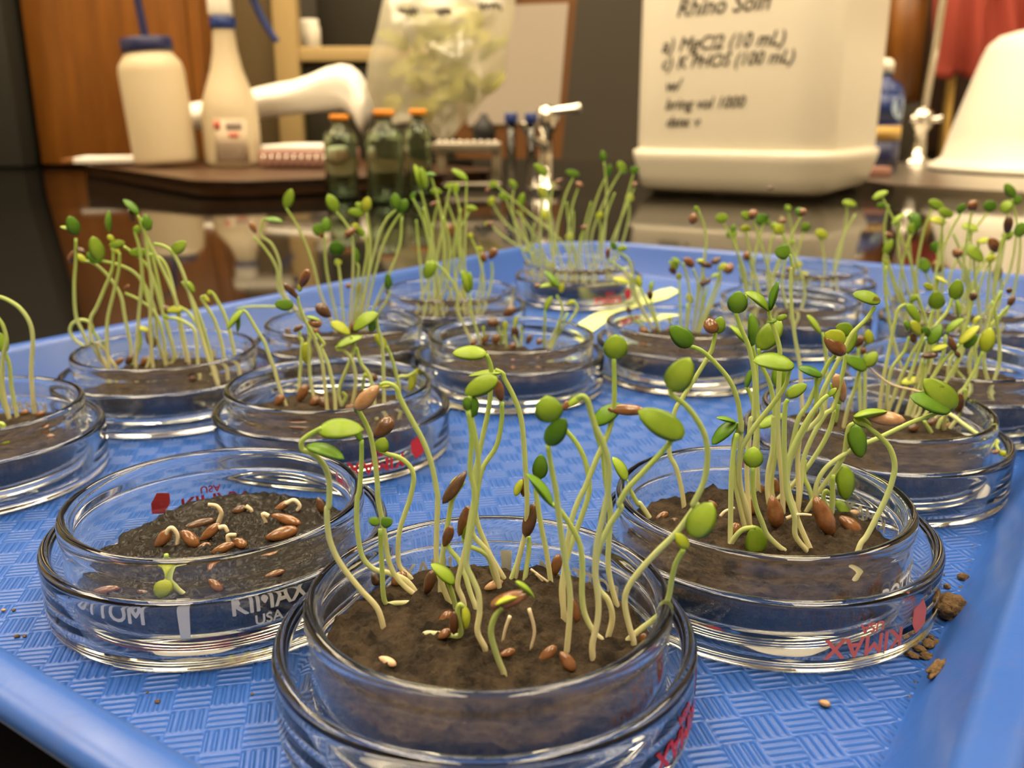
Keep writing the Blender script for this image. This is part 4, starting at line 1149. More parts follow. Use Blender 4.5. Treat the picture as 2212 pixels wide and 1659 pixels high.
for k, lst in (('D', ('d 270,1540 332,1560 42', 'd 130,1450 182,1440 40', 'd 230,1462 285,1448 42')), ('E', ('d 810,1160 850,1100 50', 'd 900,1160 950,1110 50', 'd 720,1160 790,1110 40', 'd 1200,1160 1240,1230 50')),
               ('F', ('f 780,560 850,470 80', 'f 980,550 1055,410 90', 'f 1150,490 1255,570 100', 'f 1080,540 1160,480 80', 'f 870,650 1070,650 50', 'f 1380,560 1470,540 60', 'f 1560,470 1680,420 70')),
               ('G', ('h 870,860 920,780 70', 'h 250,800 320,840 60', 'h 520,870 600,900 70')), ('H', ('k 540,890 600,840 50', 'k 640,890 695,800 62', 'k 880,940 930,890 50', 'k 1030,900 1075,820 50', 'k 740,900 790,820 80', 'k 1120,900 1160,850 50', 'k 1100,1030 1150,1050 40', 'k 890,1030 930,1040 40')),
               ('I', ('m 480,740 560,770 70', 'm 600,760 650,740 50', 'm 700,770 760,750 40')), ('J', ('7 1330,1560 1450,1540 90', '7 1480,1590 1580,1560 80', '7 400,1590 480,1530 70', '8 1150,200 1260,180 90'))):
    for s in lst: seed(k, s, random.choice(['seed', 'seed', 'seed_dark']))
for k, lst in SEEDN.items():
    lst.sort(key=lambda q: q[0])
    for i, (x, o, lk) in enumerate(lst):
        o['label'] = ORD[i] + ' loose seed from left, ' + SHORT[k] + ', ' + lk

# ------------------------------------------------------------------ soil clods and crumbs spilt on the tray
def on_tray(u, v):
    z = 0.0
    for _ in range(40):
        c = atz(u, v, z)
        s = Vector((c.x, c.y)).dot(e2) - TB0
        z += 0.3 * (min(max((9.7 - s) * 1.55, 0), 13) - z)
    return atz(u, v, z)

def clod(u, v, rpx, label=None, sx=1.0, sy=1.0, sz=0.8, rz=0.0, name='soil_clod', group='soil clods on the tray', material='clod', rough=0.35, sub=3, cat='soil clod'):
    bm = bmesh.new()
    bmesh.ops.create_icosphere(bm, subdivisions=sub, radius=1)
    c = on_tray(u, v)
    R = rpx * depth(c) / F
    rv = Vector((u * 0.11, v * 0.17, 2))
    Mz = Matrix.Rotation(rz, 3, 'Z')
    out = []
    for p in bm.verts:
        q = p.co.copy()
        h = 1 + rough * mnoise.fractal(q * 1.7 + rv, 0.8, 2.2, 4)
        q = Vector((q.x * sx, q.y * sy, q.z * sz)) * h * R
        q = Mz @ q
        out.append(q)
    zmin = min(q.z for q in out)
    pts = [(c.x + q.x, c.y + q.y, c.z + max(q.z - zmin * 0.85, 0.02)) for q in out]
    bm.verts.index_update()
    fs = [tuple(x.index for x in f.verts) for f in bm.faces]
    bm.free()
    return tag(obj(name, pts, fs, M[material], origin=tuple(c)), label, cat, group)
clod(2052, 1338, 33, 'largest round tan soil clod beside the glass dish', 1.05, 0.95, 0.85, sub=4)
clod(2024, 1458, 20, 'long knobbly soil clod by the tray wall', 2.0, 0.75, 0.8, 0.75, sub=4)
clod(2080, 1254, 11, 'small soil clod behind the largest clod', 1.1, 0.9, 0.8)
clod(2045, 1271, 7, 'dark soil crumb behind the largest clod')
clod(2084, 1272, 8, 'flat reddish flake behind the largest clod', 1.5, 0.8, 0.35)
for u, v, r, s in ((2005, 1398, 13, 1.3), (1985, 1408, 11, 1.2), (2000, 1424, 12, 1.2), (1968, 1420, 10, 1.5), (2022, 1392, 9, 1.0), (2010, 1380, 7, 1.0)):
    clod(u, v, r, 'crumbly soil lump in the little heap against the lid', s, 0.9, 0.7, random.uniform(0, 3), group='heap of soil lumps against the lid')
rc = random.Random(3)
for u, v, r in ((1977, 1476, 4), (1965, 1508, 4), (1951, 1551, 3), (1963, 1553, 3), (2038, 1242, 3), (2096, 1234, 4), (2107, 1206, 3), (2117, 1208, 3), (2103, 1180, 2), (2126, 1218, 2), (2094, 1212, 2), (340, 1518, 5), (37, 1377, 5), (53, 1376, 4), (30, 1320, 4), (318, 1497, 3), (545, 1500, 3), (2040, 1290, 3), (2000, 1440, 4)):
    clod(u, v, r, 'tiny soil crumb lying on the blue tray floor', rc.uniform(0.8, 1.4), rc.uniform(0.8, 1.2), 0.7, rc.uniform(0, 3), 'soil_crumb', 'tiny soil crumbs on the tray', sub=2, cat='soil crumb')
c = atz(1780, 1526, 0)
e = empty('seed', (c.x, c.y, 0), 'single tan seed lying on the bare blue tray', 'seed')
v, f = seed_mesh(Vector((c.x - 0.75, c.y + 0.55, 0.55)), Vector((c.x + 0.8, c.y - 0.5, 0.55)), 1.35, 0.75)
obj('hull', v, f, M['seed_tan'], e, c)
c = atz(8, 1322, 0)
e = empty('seed', (c.x, c.y, 0), 'orange seed husk on the tray at the far left', 'seed')
v, f = seed_mesh(Vector((c.x - 0.5, c.y, 0.4)), Vector((c.x + 0.5, c.y, 0.4)), 0.7, 0.6)
obj('hull', v, f, M['seed_tan'], e, c)

# ------------------------------------------------------------------ things beyond the tray
BR = BENCH
def lathe_at(profile, x, y, z=0, n=48):
    v, f = lathe([(r, zz + z) for r, zz in profile], n)
    return [(px_ + x, py_ + y, pz_) for px_, py_, pz_ in v], f

M['brown_tray'] = mat('brown_tray_plastic', (0.055, 0.022, 0.006), 0.35)
M['cap_navy'] = mat('navy_plastic', (0.012, 0.016, 0.075), 0.4)
M['cap_blue'] = mat('blue_plastic', (0.01, 0.03, 0.16), 0.35)
M['milky'] = mat('milky_plastic', (0.55, 0.46, 0.31), 0.45)
M['white_plastic'] = mat('white_plastic', (0.82, 0.77, 0.66), 0.4)
M['chrome'] = mat('chrome', (0.75, 0.72, 0.66), 0.12, metal=1)
M['steel'] = mat('brushed_steel', (0.42, 0.38, 0.32), 0.35, metal=1)
M['orange'] = mat('orange_plastic', (0.75, 0.27, 0.02), 0.4)
M['black'] = mat('black_rubber', (0.01, 0.01, 0.011), 0.5)
M['beige_paint'] = mat('beige_paint', (0.42, 0.30, 0.13), 0.45)
M['olive_panel'] = mat('olive_brown_panel', (0.115, 0.078, 0.030), 0.55)
M['dark_panel'] = mat('dark_panel', (0.022, 0.018, 0.010), 0.5)
M['ink'] = mat('black_marker_ink', (0.10, 0.085, 0.07), 0.6)
M['pinkcover'] = mat('dull_pink_cover', (0.36, 0.18, 0.14), 0.35)
M['redcloth'] = mat('red_cloth', (0.30, 0.045, 0.028), 0.85)
M['grey_paper'] = mat('greyish_sheet', (0.40, 0.345, 0.29), 0.7)
M['wood_edge'] = mat('brown_wood', (0.14, 0.055, 0.012), 0.5)
M['yellow'] = mat('yellow_plastic', (0.60, 0.38, 0.10), 0.5)
M['greenglass'] = glass_mat('greenish_glass', (0.82, 0.88, 0.80), 1.45)

def wood_material():
    m = mat('varnished_wood', (0.30, 0.115, 0.018), 0.38)
    n = N(m)
    co = n.coord()
    mp = n.new('ShaderNodeMapping')
    mp.inputs['Scale'].default_value = (14, 14, 1.2)
    n.link(co, mp.inputs[0])
    f = n.noise(mp.outputs[0], 3, 6, 0.6)
    n.link(n.mix(n.ramp(f, [(0.3, (0, 0, 0)), (0.75, (1, 1, 1))]), (0.13, 0.042, 0.005), (0.24, 0.088, 0.011)), n.b.inputs['Base Color'])
    return m
M['wood'] = wood_material()

# brown lab tray
def rr_ring(cx, cyy, ax, bx, ra, rb, r, d, z, seg=10):
    out = []
    rr_ = max(r + d, 1)
    for qx, qy, a0 in ((1, 1, 0), (-1, 1, 90), (-1, -1, 180), (1, -1, 270)):
        for k in range(seg + 1):
            a = math.radians(a0 + 90 * k / seg)
            lx = qx * (ra + d - rr_) + rr_ * math.cos(a)
            ly = qy * (rb + d - rr_) + rr_ * math.sin(a)
            out.append((cx + ax[0] * lx + bx[0] * ly, cyy + ax[1] * lx + bx[1] * ly, z))
    return out
def ring_loft(rings, cap0=True, cap1=True):
    n_ = len(rings[0])
    vs = [p for r in rings for p in r]
    fs = []
    for k in range(len(rings) - 1):
        for i in range(n_):
            j = (i + 1) % n_
            fs.append((k * n_ + i, k * n_ + j, (k + 1) * n_ + j, (k + 1) * n_ + i))
    if cap0: fs.append(tuple(range(n_))[::-1])
    if cap1: fs.append(tuple((len(rings) - 1) * n_ + i for i in range(n_)))
    return vs, fs
def fixn(o, sharp=None):
    bm = bmesh.new(); bm.from_mesh(o.data); bmesh.ops.recalc_face_normals(bm, faces=bm.faces); bm.to_mesh(o.data); bm.free()
    if sharp: o.data.set_sharp_from_angle(angle=math.radians(sharp))
    return o
ta, tb = Vector((-0.6, 0.8)), Vector((0.8, 0.6))
fc = Vector((-338, 1060))
tcc = fc + ta * 330 + tb * 210
rg = [rr_ring(tcc.x, tcc.y, ta, tb, 330, 210, 70, d, z) for d, z in ((-22, 10), (-18, 10.5), (-6, 15.5), (-1, 16.5), (2, 16), (2.5, 14.8), (1.5, 13.5), (-2, 11), (-5, BR + 1), (-9, BR))]
bt = fixn(obj('brown_tray', *ring_loft(rg), M['brown_tray']), 50)
tag(bt, 'dark brown plastic tray holding the wash bottle and spray bottle', 'tray')
ZT = 10.2

# wash bottle
wb = aty(362, 362, 1540); wb.z = ZT + 3.9
e = empty('wash_bottle', wb, 'milky plastic wash bottle with navy cap and straw on the brown tray', 'bottle')
tilt = Matrix.Translation(wb) @ Matrix.Rotation(-0.075, 4, 'Y') @ Matrix.Translation(-wb)
bd = lathe_at([(0, 0.2), (46, 0.2), (49, 3), (49.5, 10), (49.5, 142), (47, 154), (38, 166), (35, 170), (35, 174), (0, 174)], wb.x, wb.y, wb.z)
obj('body', *move(bd, m=tilt), M['milky'], e, wb)
obj('cap', *move(lathe_at([(0, 172), (38, 172), (39, 174), (39, 190), (37, 192), (0, 192)], wb.x, wb.y, wb.z), m=tilt), M['cap_navy'], e, wb)
st = [wb + Vector(p) for p in ((0, 0, 190), (-1, 0, 215), (-2, 0, 250), (-3, 0, 285), (-20, 0, 318), (-60, -5, 330))]
v, f, t = tube([tilt @ p for p in smooth_path(st)], 6.5, 10, 5)
obj('straw', v, f, M['cap_navy'], e, wb)

# spray bottle
sb = aty(506, 360, 1560); sb.z = ZT
e = empty('spray_bottle', sb, 'milky trigger spray bottle with blue collar and printed label on the brown tray', 'bottle')
bd = lathe_at([(0, 0.2), (41, 0.2), (44, 3), (44.5, 10), (44.5, 82), (42, 100), (34, 124), (25, 150), (19, 180), (17, 205), (17, 212), (0, 212)], sb.x, sb.y, ZT)
obj('body', *bd, M['milky'], e, sb)
obj('collar', *lathe_at([(0, 211), (19, 211), (20, 213), (20, 226), (18, 228), (0, 228)], sb.x, sb.y, ZT), M['cap_blue'], e, sb)
hd = merge(move(bevel_box(-20, -12, 228, 16, 12, 268, 5), sb.x, sb.y, ZT), move(bevel_box(-26, -13, 262, 78, 13, 300, 6), sb.x, sb.y, ZT))
obj('spray_head', *hd, M['white_plastic'], e, sb)
tr = [sb + Vector(p) for p in ((44, 0, 272), (50, 0, 256), (60, 0, 232), (74, 0, 206), (84, 0, 192))]
v, f, t = tube(smooth_path(tr), 6, 10, 5)
obj('trigger', v, f, M['cap_blue'], e, sb)
v, f = lathe([(0, 0), (9, 0), (9, 14), (0, 14)], 20)
obj('nozzle', *move((v, f), m=Matrix.Translation(sb + Vector((76, 0, 281))) @ Matrix.Rotation(math.pi / 2, 4, 'Y')), M['cap_blue'], e, sb)
def curved_patch(R, a0, a1, z0, z1, c, th=0.3, n_=10):
    v, f = [], []
    for i in range(n_ + 1):
        a = -math.pi / 2 + a0 + (a1 - a0) * i / n_
        for rr_, z in ((R, z0), (R, z1), (R + th, z1), (R + th, z0)):
            v.append((c.x + rr_ * math.cos(a), c.y + rr_ * math.sin(a), c.z + z))
    for i in range(n_):
        for j in range(4):
            q = (j + 1) % 4
            f.append((i * 4 + j, (i + 1) * 4 + j, (i + 1) * 4 + q, i * 4 + q))
    return v, f + [(0, 1, 2, 3), (n_ * 4 + 3, n_ * 4 + 2, n_ * 4 + 1, n_ * 4)]
M['label_paper'] = mat('tan_label', (0.52, 0.42, 0.30), 0.6)
M['label_red'] = mat('label_red', (0.55, 0.10, 0.07), 0.6)
M['label_grey'] = mat('label_grey', (0.30, 0.24, 0.20), 0.6)
lb = obj('label', *curved_patch(44.7, -0.35, 0.85, 8, 74, sb), M['label_paper'], e, sb)
lbp = obj('label_print', *merge(curved_patch(45.2, -0.32, -0.08, 58, 72, sb), curved_patch(45.2, 0.18, 0.52, 46, 53, sb)), M['label_red'], lb, sb)
lbp = obj('label_lines', *merge(curved_patch(45.2, 0.10, 0.66, 58, 70, sb), *[curved_patch(45.2, -0.30, 0.72, z, z + 1.6, sb) for z in (12, 17, 22, 27, 32, 37)]), M['label_grey'], lb, sb)
for q in e.children:
    pass

# crumpled white paper towel
def blob(sections, y, dep, name, m, seedv, k=20):
    """sections (u, v top, v bottom): a crumpled roll lying at distance y"""
    vs, fs = [], []
    for i, (u, v0, v1) in enumerate(sections):
        a, b_ = aty(u, v0, y), aty(u, v1, y)
        cz, h = (a.z + b_.z) / 2, (a.z - b_.z) / 2
        for j in range(k):
            an = 2 * math.pi * j / k
            nz = 1 + 0.22 * mnoise.fractal(Vector((u * 0.02, math.cos(an) * 1.3, math.sin(an) * 1.3 + seedv)), 0.8, 2, 4)
            vs.append((a.x + 6 * mnoise.noise(Vector((j, i, seedv))), y + dep * math.cos(an) * nz, cz + h * math.sin(an) * (0.9 + 0.1 * nz)))
    n_ = len(sections)
    for i in range(n_ - 1):
        for j in range(k):
            q = (j + 1) % k
            fs.append((i * k + j, i * k + q, (i + 1) * k + q, (i + 1) * k + j))
    fs.append(tuple(range(k))[::-1])
    fs.append(tuple((n_ - 1) * k + j for j in range(k)))
    return fixn(obj(name, vs, fs, m))
M['towel'] = mat('white_paper_towel', (0.86, 0.82, 0.74), 0.9)
tw = blob([(395, 240, 275), (420, 222, 282), (470, 212, 278), (530, 198, 268), (560, 188, 258), (600, 180, 250), (640, 172, 246), (675, 160, 243), (705, 146, 240), (735, 138, 236), (758, 142, 250), (775, 155, 285), (788, 175, 300), (794, 205, 240)], 1720, 62, 'paper_towel', M['towel'], 1.0)
tag(tw, 'crumpled bright white paper towel behind the spray bottle', 'paper towel')
# spiral notebook and papers on the brown tray
nb = aty(640, 322, 1480); nb.z = ZT + 2.4
e = empty('spiral_notebook', nb, 'pink spiral-bound notebook lying on the brown tray', 'notebook')
cov = bevel_box(-62, 0, 2, 56, 170, 26, 2)
obj('cover', *move(cov, nb.x, nb.y, nb.z - 1.8, rz=-0.1), M['pinkcover'], e, nb)
pg = bevel_box(-58, 4, 26, 52, 168, 34, 2)
obj('pages', *move(pg, nb.x, nb.y, nb.z - 1.8, rz=-0.1), M['paper'], e, nb)
for i in range(9):
    a = [Vector((-50 + i * 12, -2, 12)) + Vector((0, 9 * math.cos(q), 9 * math.sin(q))) for q in [2 * math.pi * t_ / 14 for t_ in range(15)]]
    v, f, t = tube(a, 1.3, 6)
    obj('spiral_ring', *move((v, f), nb.x, nb.y, nb.z - 1.8, rz=-0.1), M['chrome'], e, nb)
pp = aty(250, 335, 1560)
tag(obj('paper_pile', *move(bevel_box(-58, -40, 0, 80, 60, 8, 1), pp.x, pp.y, 16.9, rz=0.25), M['paper'], smooth=False), 'small white stack of paper lying across the rim of the brown tray', 'paper')
pp = aty(175, 345, 1560)
tag(obj('wooden_ruler', *move(bevel_box(-30, -50, 0, 28, 50, 5, 1), pp.x, pp.y + 15, 16.9, rz=0.3), M['wood'], smooth=False), 'flat piece of wood beside the paper stack', 'wood strip')

# clipboard leaning behind the bag
def quad_slab(corners, y, th, name, m, parent=None, lean=0.0, origin=(0, 0, 0)):
    a = [aty(u, v, y) for u, v in corners]
    vs = [(p.x, p.y, p.z) for p in a] + [(p.x, p.y + th, p.z) for p in a]
    n_ = len(a)
    return fixn(obj(name, vs, [tuple(range(n_))[::-1], tuple(range(n_, 2 * n_))] + [(i, (i + 1) % n_, n_ + (i + 1) % n_, n_ + i) for i in range(n_)], m, parent, origin, smooth=False))
o_ = aty(1150, 300, 1640)
e = empty('clipboard', o_, 'brown clipboard holding a white sheet, leaning behind the plastic bag', 'clipboard')
quad_slab([(985, -45), (1250, -45), (1212, 342), (985, 342)], 1640, 7, 'board', M['wood_edge'], e, origin=o_)
quad_slab([(1000, 14), (1228, 6), (1206, 262), (1010, 272)], 1636, 3, 'sheet', M['grey_paper'], e, origin=o_)
quad_slab([(1030, -38), (1120, -38), (1120, -10), (1030, -10)], 1630, 9, 'clip', M['black'], e, origin=o_)

# clear plastic bag with something green in it
def bag_material():
    m = bpy.data.materials.new('clear_plastic_film')
    m.use_nodes = True
    t = m.node_tree
    t.nodes.remove(t.nodes['Principled BSDF'])
    n = N(m)
    tr = n.new('ShaderNodeBsdfTransparent'); tr.inputs[0].default_value = (0.95, 0.94, 0.88, 1)
    gl = n.new('ShaderNodeBsdfGlossy'); gl.inputs['Roughness'].default_value = 0.18
    df = n.new('ShaderNodeBsdfDiffuse'); df.inputs[0].default_value = (0.92, 0.88, 0.72, 1)
    tl = n.new('ShaderNodeBsdfTranslucent'); tl.inputs[0].default_value = (0.92, 0.88, 0.72, 1)
    m0 = n.new('ShaderNodeMixShader'); m0.inputs[0].default_value = 0.4
    n.link(df.outputs[0], m0.inputs[1]); n.link(tl.outputs[0], m0.inputs[2])
    m1 = n.new('ShaderNodeMixShader'); m1.inputs[0].default_value = 0.18
    n.link(m0.outputs[0], m1.inputs[1]); n.link(gl.outputs[0], m1.inputs[2])
    m2 = n.new('ShaderNodeMixShader'); m2.inputs[0].default_value = 0.42
    n.link(tr.outputs[0], m2.inputs[1]); n.link(m1.outputs[0], m2.inputs[2])
    n.link(m2.outputs[0], n.out.inputs[0])
    return m
M['film'] = bag_material()
M['green_stuff'] = leafy('olive_green_leaves', (0.48, 0.50, 0.09), (0.66, 0.64, 0.22), scale=30)
YB = 1360
outl = [(832, -20), (815, 60), (795, 130), (790, 190), (808, 240), (850, 268), (905, 262), (948, 303), (975, 300), (1010, 255), (1062, 200), (1092, 160), (1098, 90), (1112, 20), (1115, -20)]
cu_, cv_ = 945, 110
vs, fs = [], []
rings = 7
for side in (-1, 1):
    for r in range(rings + 1):
        q = r / rings
        for u, v in outl:
            uu, vv = cu_ + (u - cu_) * q, cv_ + (v - cv_) * q
            p = aty(uu, vv, YB)
            puff = 62 * math.sqrt(max(0, 1 - q ** 2.2))
            wr = mnoise.fractal(Vector((uu * 0.018, vv * 0.018, side * 3.0)), 0.7, 2.2, 5) * 26 * (1 - 0.5 * q)
            vs.append((p.x, YB + side * (puff + (wr if q < 1 else 0)), p.z))
n_ = len(outl)
for s_ in range(2):
    o0 = s_ * (rings + 1) * n_
    for r in range(rings):
        for i in range(n_):
            j = (i + 1) % n_
            fs.append((o0 + r * n_ + i, o0 + r * n_ + j, o0 + (r + 1) * n_ + j, o0 + (r + 1) * n_ + i))
bo = aty(950, 300, YB)
e = empty('plastic_bag', bo, 'clear crinkled plastic bag of green leaves standing before the clipboard', 'bag')
obj('film', vs, fs, M['film'], e, bo)
rb = random.Random(4)
gm = []
for i in range(46):
    u, v = rb.gauss(960, 55), rb.gauss(135, 60)
    u = min(max(u, 850), 1065); v = min(max(v, 5), 235)
    p0 = aty(u, v, YB + rb.uniform(-25, 25))
    d = Vector((rb.uniform(-1, 1), rb.uniform(-0.4, 0.4), rb.uniform(-1, 1))).normalized() * rb.uniform(30, 55)
    d.z *= 0.9
    vf = leaf_mesh(p0 - d / 2, p0 + d / 2, Vector((rb.uniform(-0.4, 0.4), -1, 0.4)).normalized(), rb.uniform(16, 28), 3, 0.15, 0.12)
    obj('leaf', *vf, M['green_stuff'], e, bo)
scr = []
for u0, v0, w in ((862, 22, 40), (945, 22, 30), (1035, 12, 48)):
    pts = [aty(u0 + w * i / 9, v0 + (9 if i % 2 else -6) + rb.uniform(-4, 4), YB - 66) for i in range(10)]
    v, f, t = tube(smooth_path(pts, 3), 1.8, 6)
    obj('marker_scrawl', v, f, M['ink'], e, bo)

# small glass bottles with orange caps
for (u, vb, Y, wpx, hpx, lab, neck) in ((741, 432, 1075, 70, 172, 'small clear glass bottle with orange cap beside the brown tray', 0.42),
                                        (836, 441, 1020, 80, 190, 'front clear glass bottle with orange cap, between two like it', 0.40),
                                        (907, 428, 1110, 58, 178, 'slim clear glass bottle with orange cap under the plastic bag', 0.44)):
    p = aty(u, vb, Y); p.z = BR
    k_ = depth(p) / F
    R, Hh = wpx * k_ / 2, hpx * k_
    e = empty('glass_bottle', p, lab, 'bottle', 'orange-capped glass bottles')
    rn = R * neck
    th = 1.6
    obj('body', *lathe_at([(0, 0.1), (R - 2, 0.1), (R, 2), (R, Hh * 0.70), (R * 0.9, Hh * 0.78), (rn + 1, Hh * 0.86), (rn, Hh * 0.9), (rn, Hh * 0.94), (rn - th, Hh * 0.94), (rn - th, Hh * 0.87), (R * 0.9 - th, Hh * 0.76), (R - th, Hh * 0.68), (R - th, 3.5), (R - 3, 2.4), (0, 2.2)], p.x, p.y, BR), M['greenglass'], e, p)
    obj('cap', *lathe_at([(0, Hh * 0.945), (rn + 2.5, Hh * 0.945), (rn + 3, Hh * 0.955), (rn + 3, Hh * 1.0), (rn + 2, Hh * 1.01), (0, Hh * 1.01)], p.x, p.y, BR), M['orange'], e, p)

# test-tube rack with two capped tubes
rk = aty(1010, 400, 1250); rk.z = BR
e = empty('test_tube_rack', rk, 'low grey metal rack standing under the plastic bag', 'rack')
x0_, x1_ = aty(935, 320, 1250).x, aty(1082, 320, 1250).x
zr0, zr1 = aty(1000, 330, 1250).z, aty(1000, 308, 1250).z
obj('rail', *bevel_box(x0_, 1250, zr0, x1_, 1300, zr1, 1.5), M['steel'], e, rk)
obj('base', *bevel_box(x0_, 1250, BR, x1_, 1300, BR + 6, 1.5), M['steel'], e, rk)
for xx in (x0_ + 4, x1_ - 12):
    obj('post', *bevel_box(xx, 1262, BR + 5, xx + 12, 1288, zr0 + 1, 1.5), M['steel'], e, rk)
for i in range(9):
    xx = x0_ + 8 + i * (x1_ - x0_ - 16) / 8
    obj('rivet', *lathe_at([(0, zr1 - 0.5), (3.2, zr1 - 0.5), (3.2, zr1 + 2), (2, zr1 + 3), (0, zr1 + 3)], xx, 1258, 0, 12), M['chrome'], e, rk)
for u, wpx, lab in ((1104, 19, 'clear test tube with blue cap next to the metal rack'), (1147, 19, 'clear test tube with blue cap next to the chrome gas tap')):
    p = aty(u, 385, 1180); p.z = BR
    R = wpx * depth(p) / F / 2
    zt = aty(u, 262, 1180).z - BR
    e = empty('test_tube', p, lab, 'test tube', 'blue-capped test tubes')
    obj('tube', *lathe_at([(0, 0.2), (R * 0.6, 1), (R, R), (R, zt), (R - 1.1, zt), (R - 1.1, R), (R * 0.5, 2.4), (0, 1.6)], p.x, p.y, BR, 24), M['glass'], e, p)
    obj('cap', *lathe_at([(0, zt - 2), (R + 2, zt - 2), (R + 2.5, zt), (R + 2.5, zt + 9), (R + 1, zt + 10), (0, zt + 10)], p.x, p.y, BR, 24), M['cap_blue'], e, p)

# chrome gas tap
p = aty(1178, 395, 1200); p.z = BR
e = empty('gas_tap', p, 'chrome bench gas tap with a level lever handle before the clipboard', 'tap')
zl = aty(1178, 238, 1200).z - BR
obj('post', *lathe_at([(0, 0), (20, 0), (20, 5), (9, 9), (8, zl - 28), (12, zl - 24), (13, zl - 8), (10, zl + 2), (6, zl + 5), (0, zl + 5)], p.x, p.y, BR, 28), M['chrome'], e, p)
v, f, t = tube(smooth_path([p + Vector((0, -4, zl - 3)), p + Vector((14, -6, zl - 1)), p + Vector((34, -8, zl + 1)), p + Vector((42, -8, zl + 2))]), 4.5, 12, 6.5)
obj('lever', v, f, M['chrome'], e, p)
v, f, t = tube(smooth_path([p + Vector((0, -6, zl - 42)), p + Vector((-16, -14, zl - 34)), p + Vector((-26, -20, zl - 22)), p + Vector((-28, -22, zl - 14))]), 6, 12, 4.5)
obj('spout', v, f, M['chrome'], e, p)
# dark rubber bulb
p = aty(1042, 300, 1210); p.z = zr1
v, f = lathe_at([(0, 0), (9, 0.3), (15, 6), (16, 14), (12, 24), (6, 30), (4.5, 36), (0, 36)], p.x, 1275, zr1 + 0.2, 24)
tag(obj('rubber_bulb', v, f, M['black']), 'black rubber bulb sitting on the metal rack', 'rubber bulb')

# the big white jug with handwriting
RJ = math.radians(-32)
jc = Vector((320, 1234))
hb2 = 148.0
e = empty('carboy', (jc.x, jc.y, BR), 'large square white plastic jug with black handwriting', 'jug')
ja, jb = Vector((math.cos(RJ), math.sin(RJ))), Vector((-math.sin(RJ), math.cos(RJ)))
hs = 122.0
def jr(d, z, r=46): return rr_ring(jc.x, jc.y, ja, jb, hs, hb2, r, d, z, 9)
obj('lower_body', *ring_loft([jr(-24, BR), jr(-14, BR + 1.5), jr(-7, BR + 8), jr(-3, BR + 22), jr(2.5, BR + 38), jr(4.5, BR + 46), jr(3.5, BR + 50), jr(-2, BR + 52)]), M['white_plastic'], e, (jc.x, jc.y, BR))
obj('body', *ring_loft([jr(-3, BR + 51), jr(-1.5, BR + 56), jr(-1.0, BR + 200), jr(-1.5, BR + 300), jr(-8, BR + 322), jr(-40, BR + 345), jr(-70, BR + 352)]), M['white_plastic'], e, (jc.x, jc.y, BR))
obj('cap', *lathe_at([(0, 352), (32, 352), (34, 355), (34, 380), (31, 383), (0, 383)], jc.x, jc.y, BR), M['cap_blue'], e, (jc.x, jc.y, BR))
wr = []
for body, px_u, vv, size, sh in (('Rhino Soln', 1462, 32, 27, 0.28), ('a) MgCl2 (10 mL)', 1432, 105, 22, 0.3), ('c) K PHOS (100 mL)', 1432, 143, 20, 0.3), ('w/', 1440, 192, 20, 0.3), ('bring vol 1000', 1438, 232, 18, 0.3), ('date: v', 1440, 270, 17, 0.3)):
    v, f = text_mesh(body, size, 0.012, sh)
    xm = min(q[0] for q in v)
    # height on the jug's front face at about 1150 mm
    zt = aty(1500, vv + (4 if vv > 60 else 0), 1120).z
    ut = aty(px_u, vv, 1142).x
    lx0 = (ut - jc.x + jb.x * hb2) / ja.x - 46
    for x, y, _ in v: pass
    vv3 = []
    for side in (0, 0.4):
        for x, y, _ in v:
            lx = lx0 + 46 + (x - xm) * 0.92
            wx = jc.x + ja.x * lx + jb.x * -(hb2 - 0.75 + side)
            wy = jc.y + ja.y * lx + jb.y * -(hb2 - 0.75 + side)
            vv3.append((wx, wy, zt + y + (x - xm) * 0.02))
    k0 = len(v)
    obj('handwriting', vv3, [tuple(q) for q in f] + [tuple(i + k0 for i in q) for q in f], M['ink'], e, (jc.x, jc.y, BR), smooth=False)

# steel draining ledge of the sink
poly = [(494, 1223), (640, 1053), (860, 800), (1290, 1000), (1290, 1900), (470, 1900)]
vs = [(x, y, BR) for x, y in poly] + [(x, y, 2) for x, y in poly]
k0 = len(poly)
led = fixn(obj('sink_ledge', vs, [tuple(range(k0))[::-1], tuple(range(k0, 2 * k0))] + [(i, (i + 1) % k0, k0 + (i + 1) % k0, k0 + i) for i in range(k0)], M['steel'], smooth=False))
tag(led, 'brushed steel draining ledge running along the sink', 'ledge')
# white tub upside down
e = empty('white_tub', (915, 1545, 2), 'white plastic tub turned upside down on the steel ledge', 'tub')
obj('shell', *lathe_at([(0, 0.2), (214, 0.2), (221, 2), (222, 7), (218, 11), (208, 15), (200, 22), (192, 60), (158, 180), (150, 198), (136, 210), (116, 216), (0, 217)], 915, 1545, 2, 72), M['white_plastic'], e, (915, 1545, 2))
obj('foot_ring', *lathe_at([(80, 216), (92, 216.5), (90, 220), (82, 220)], 915, 1545, 2, 48), M['white_plastic'], e, (915, 1545, 2))
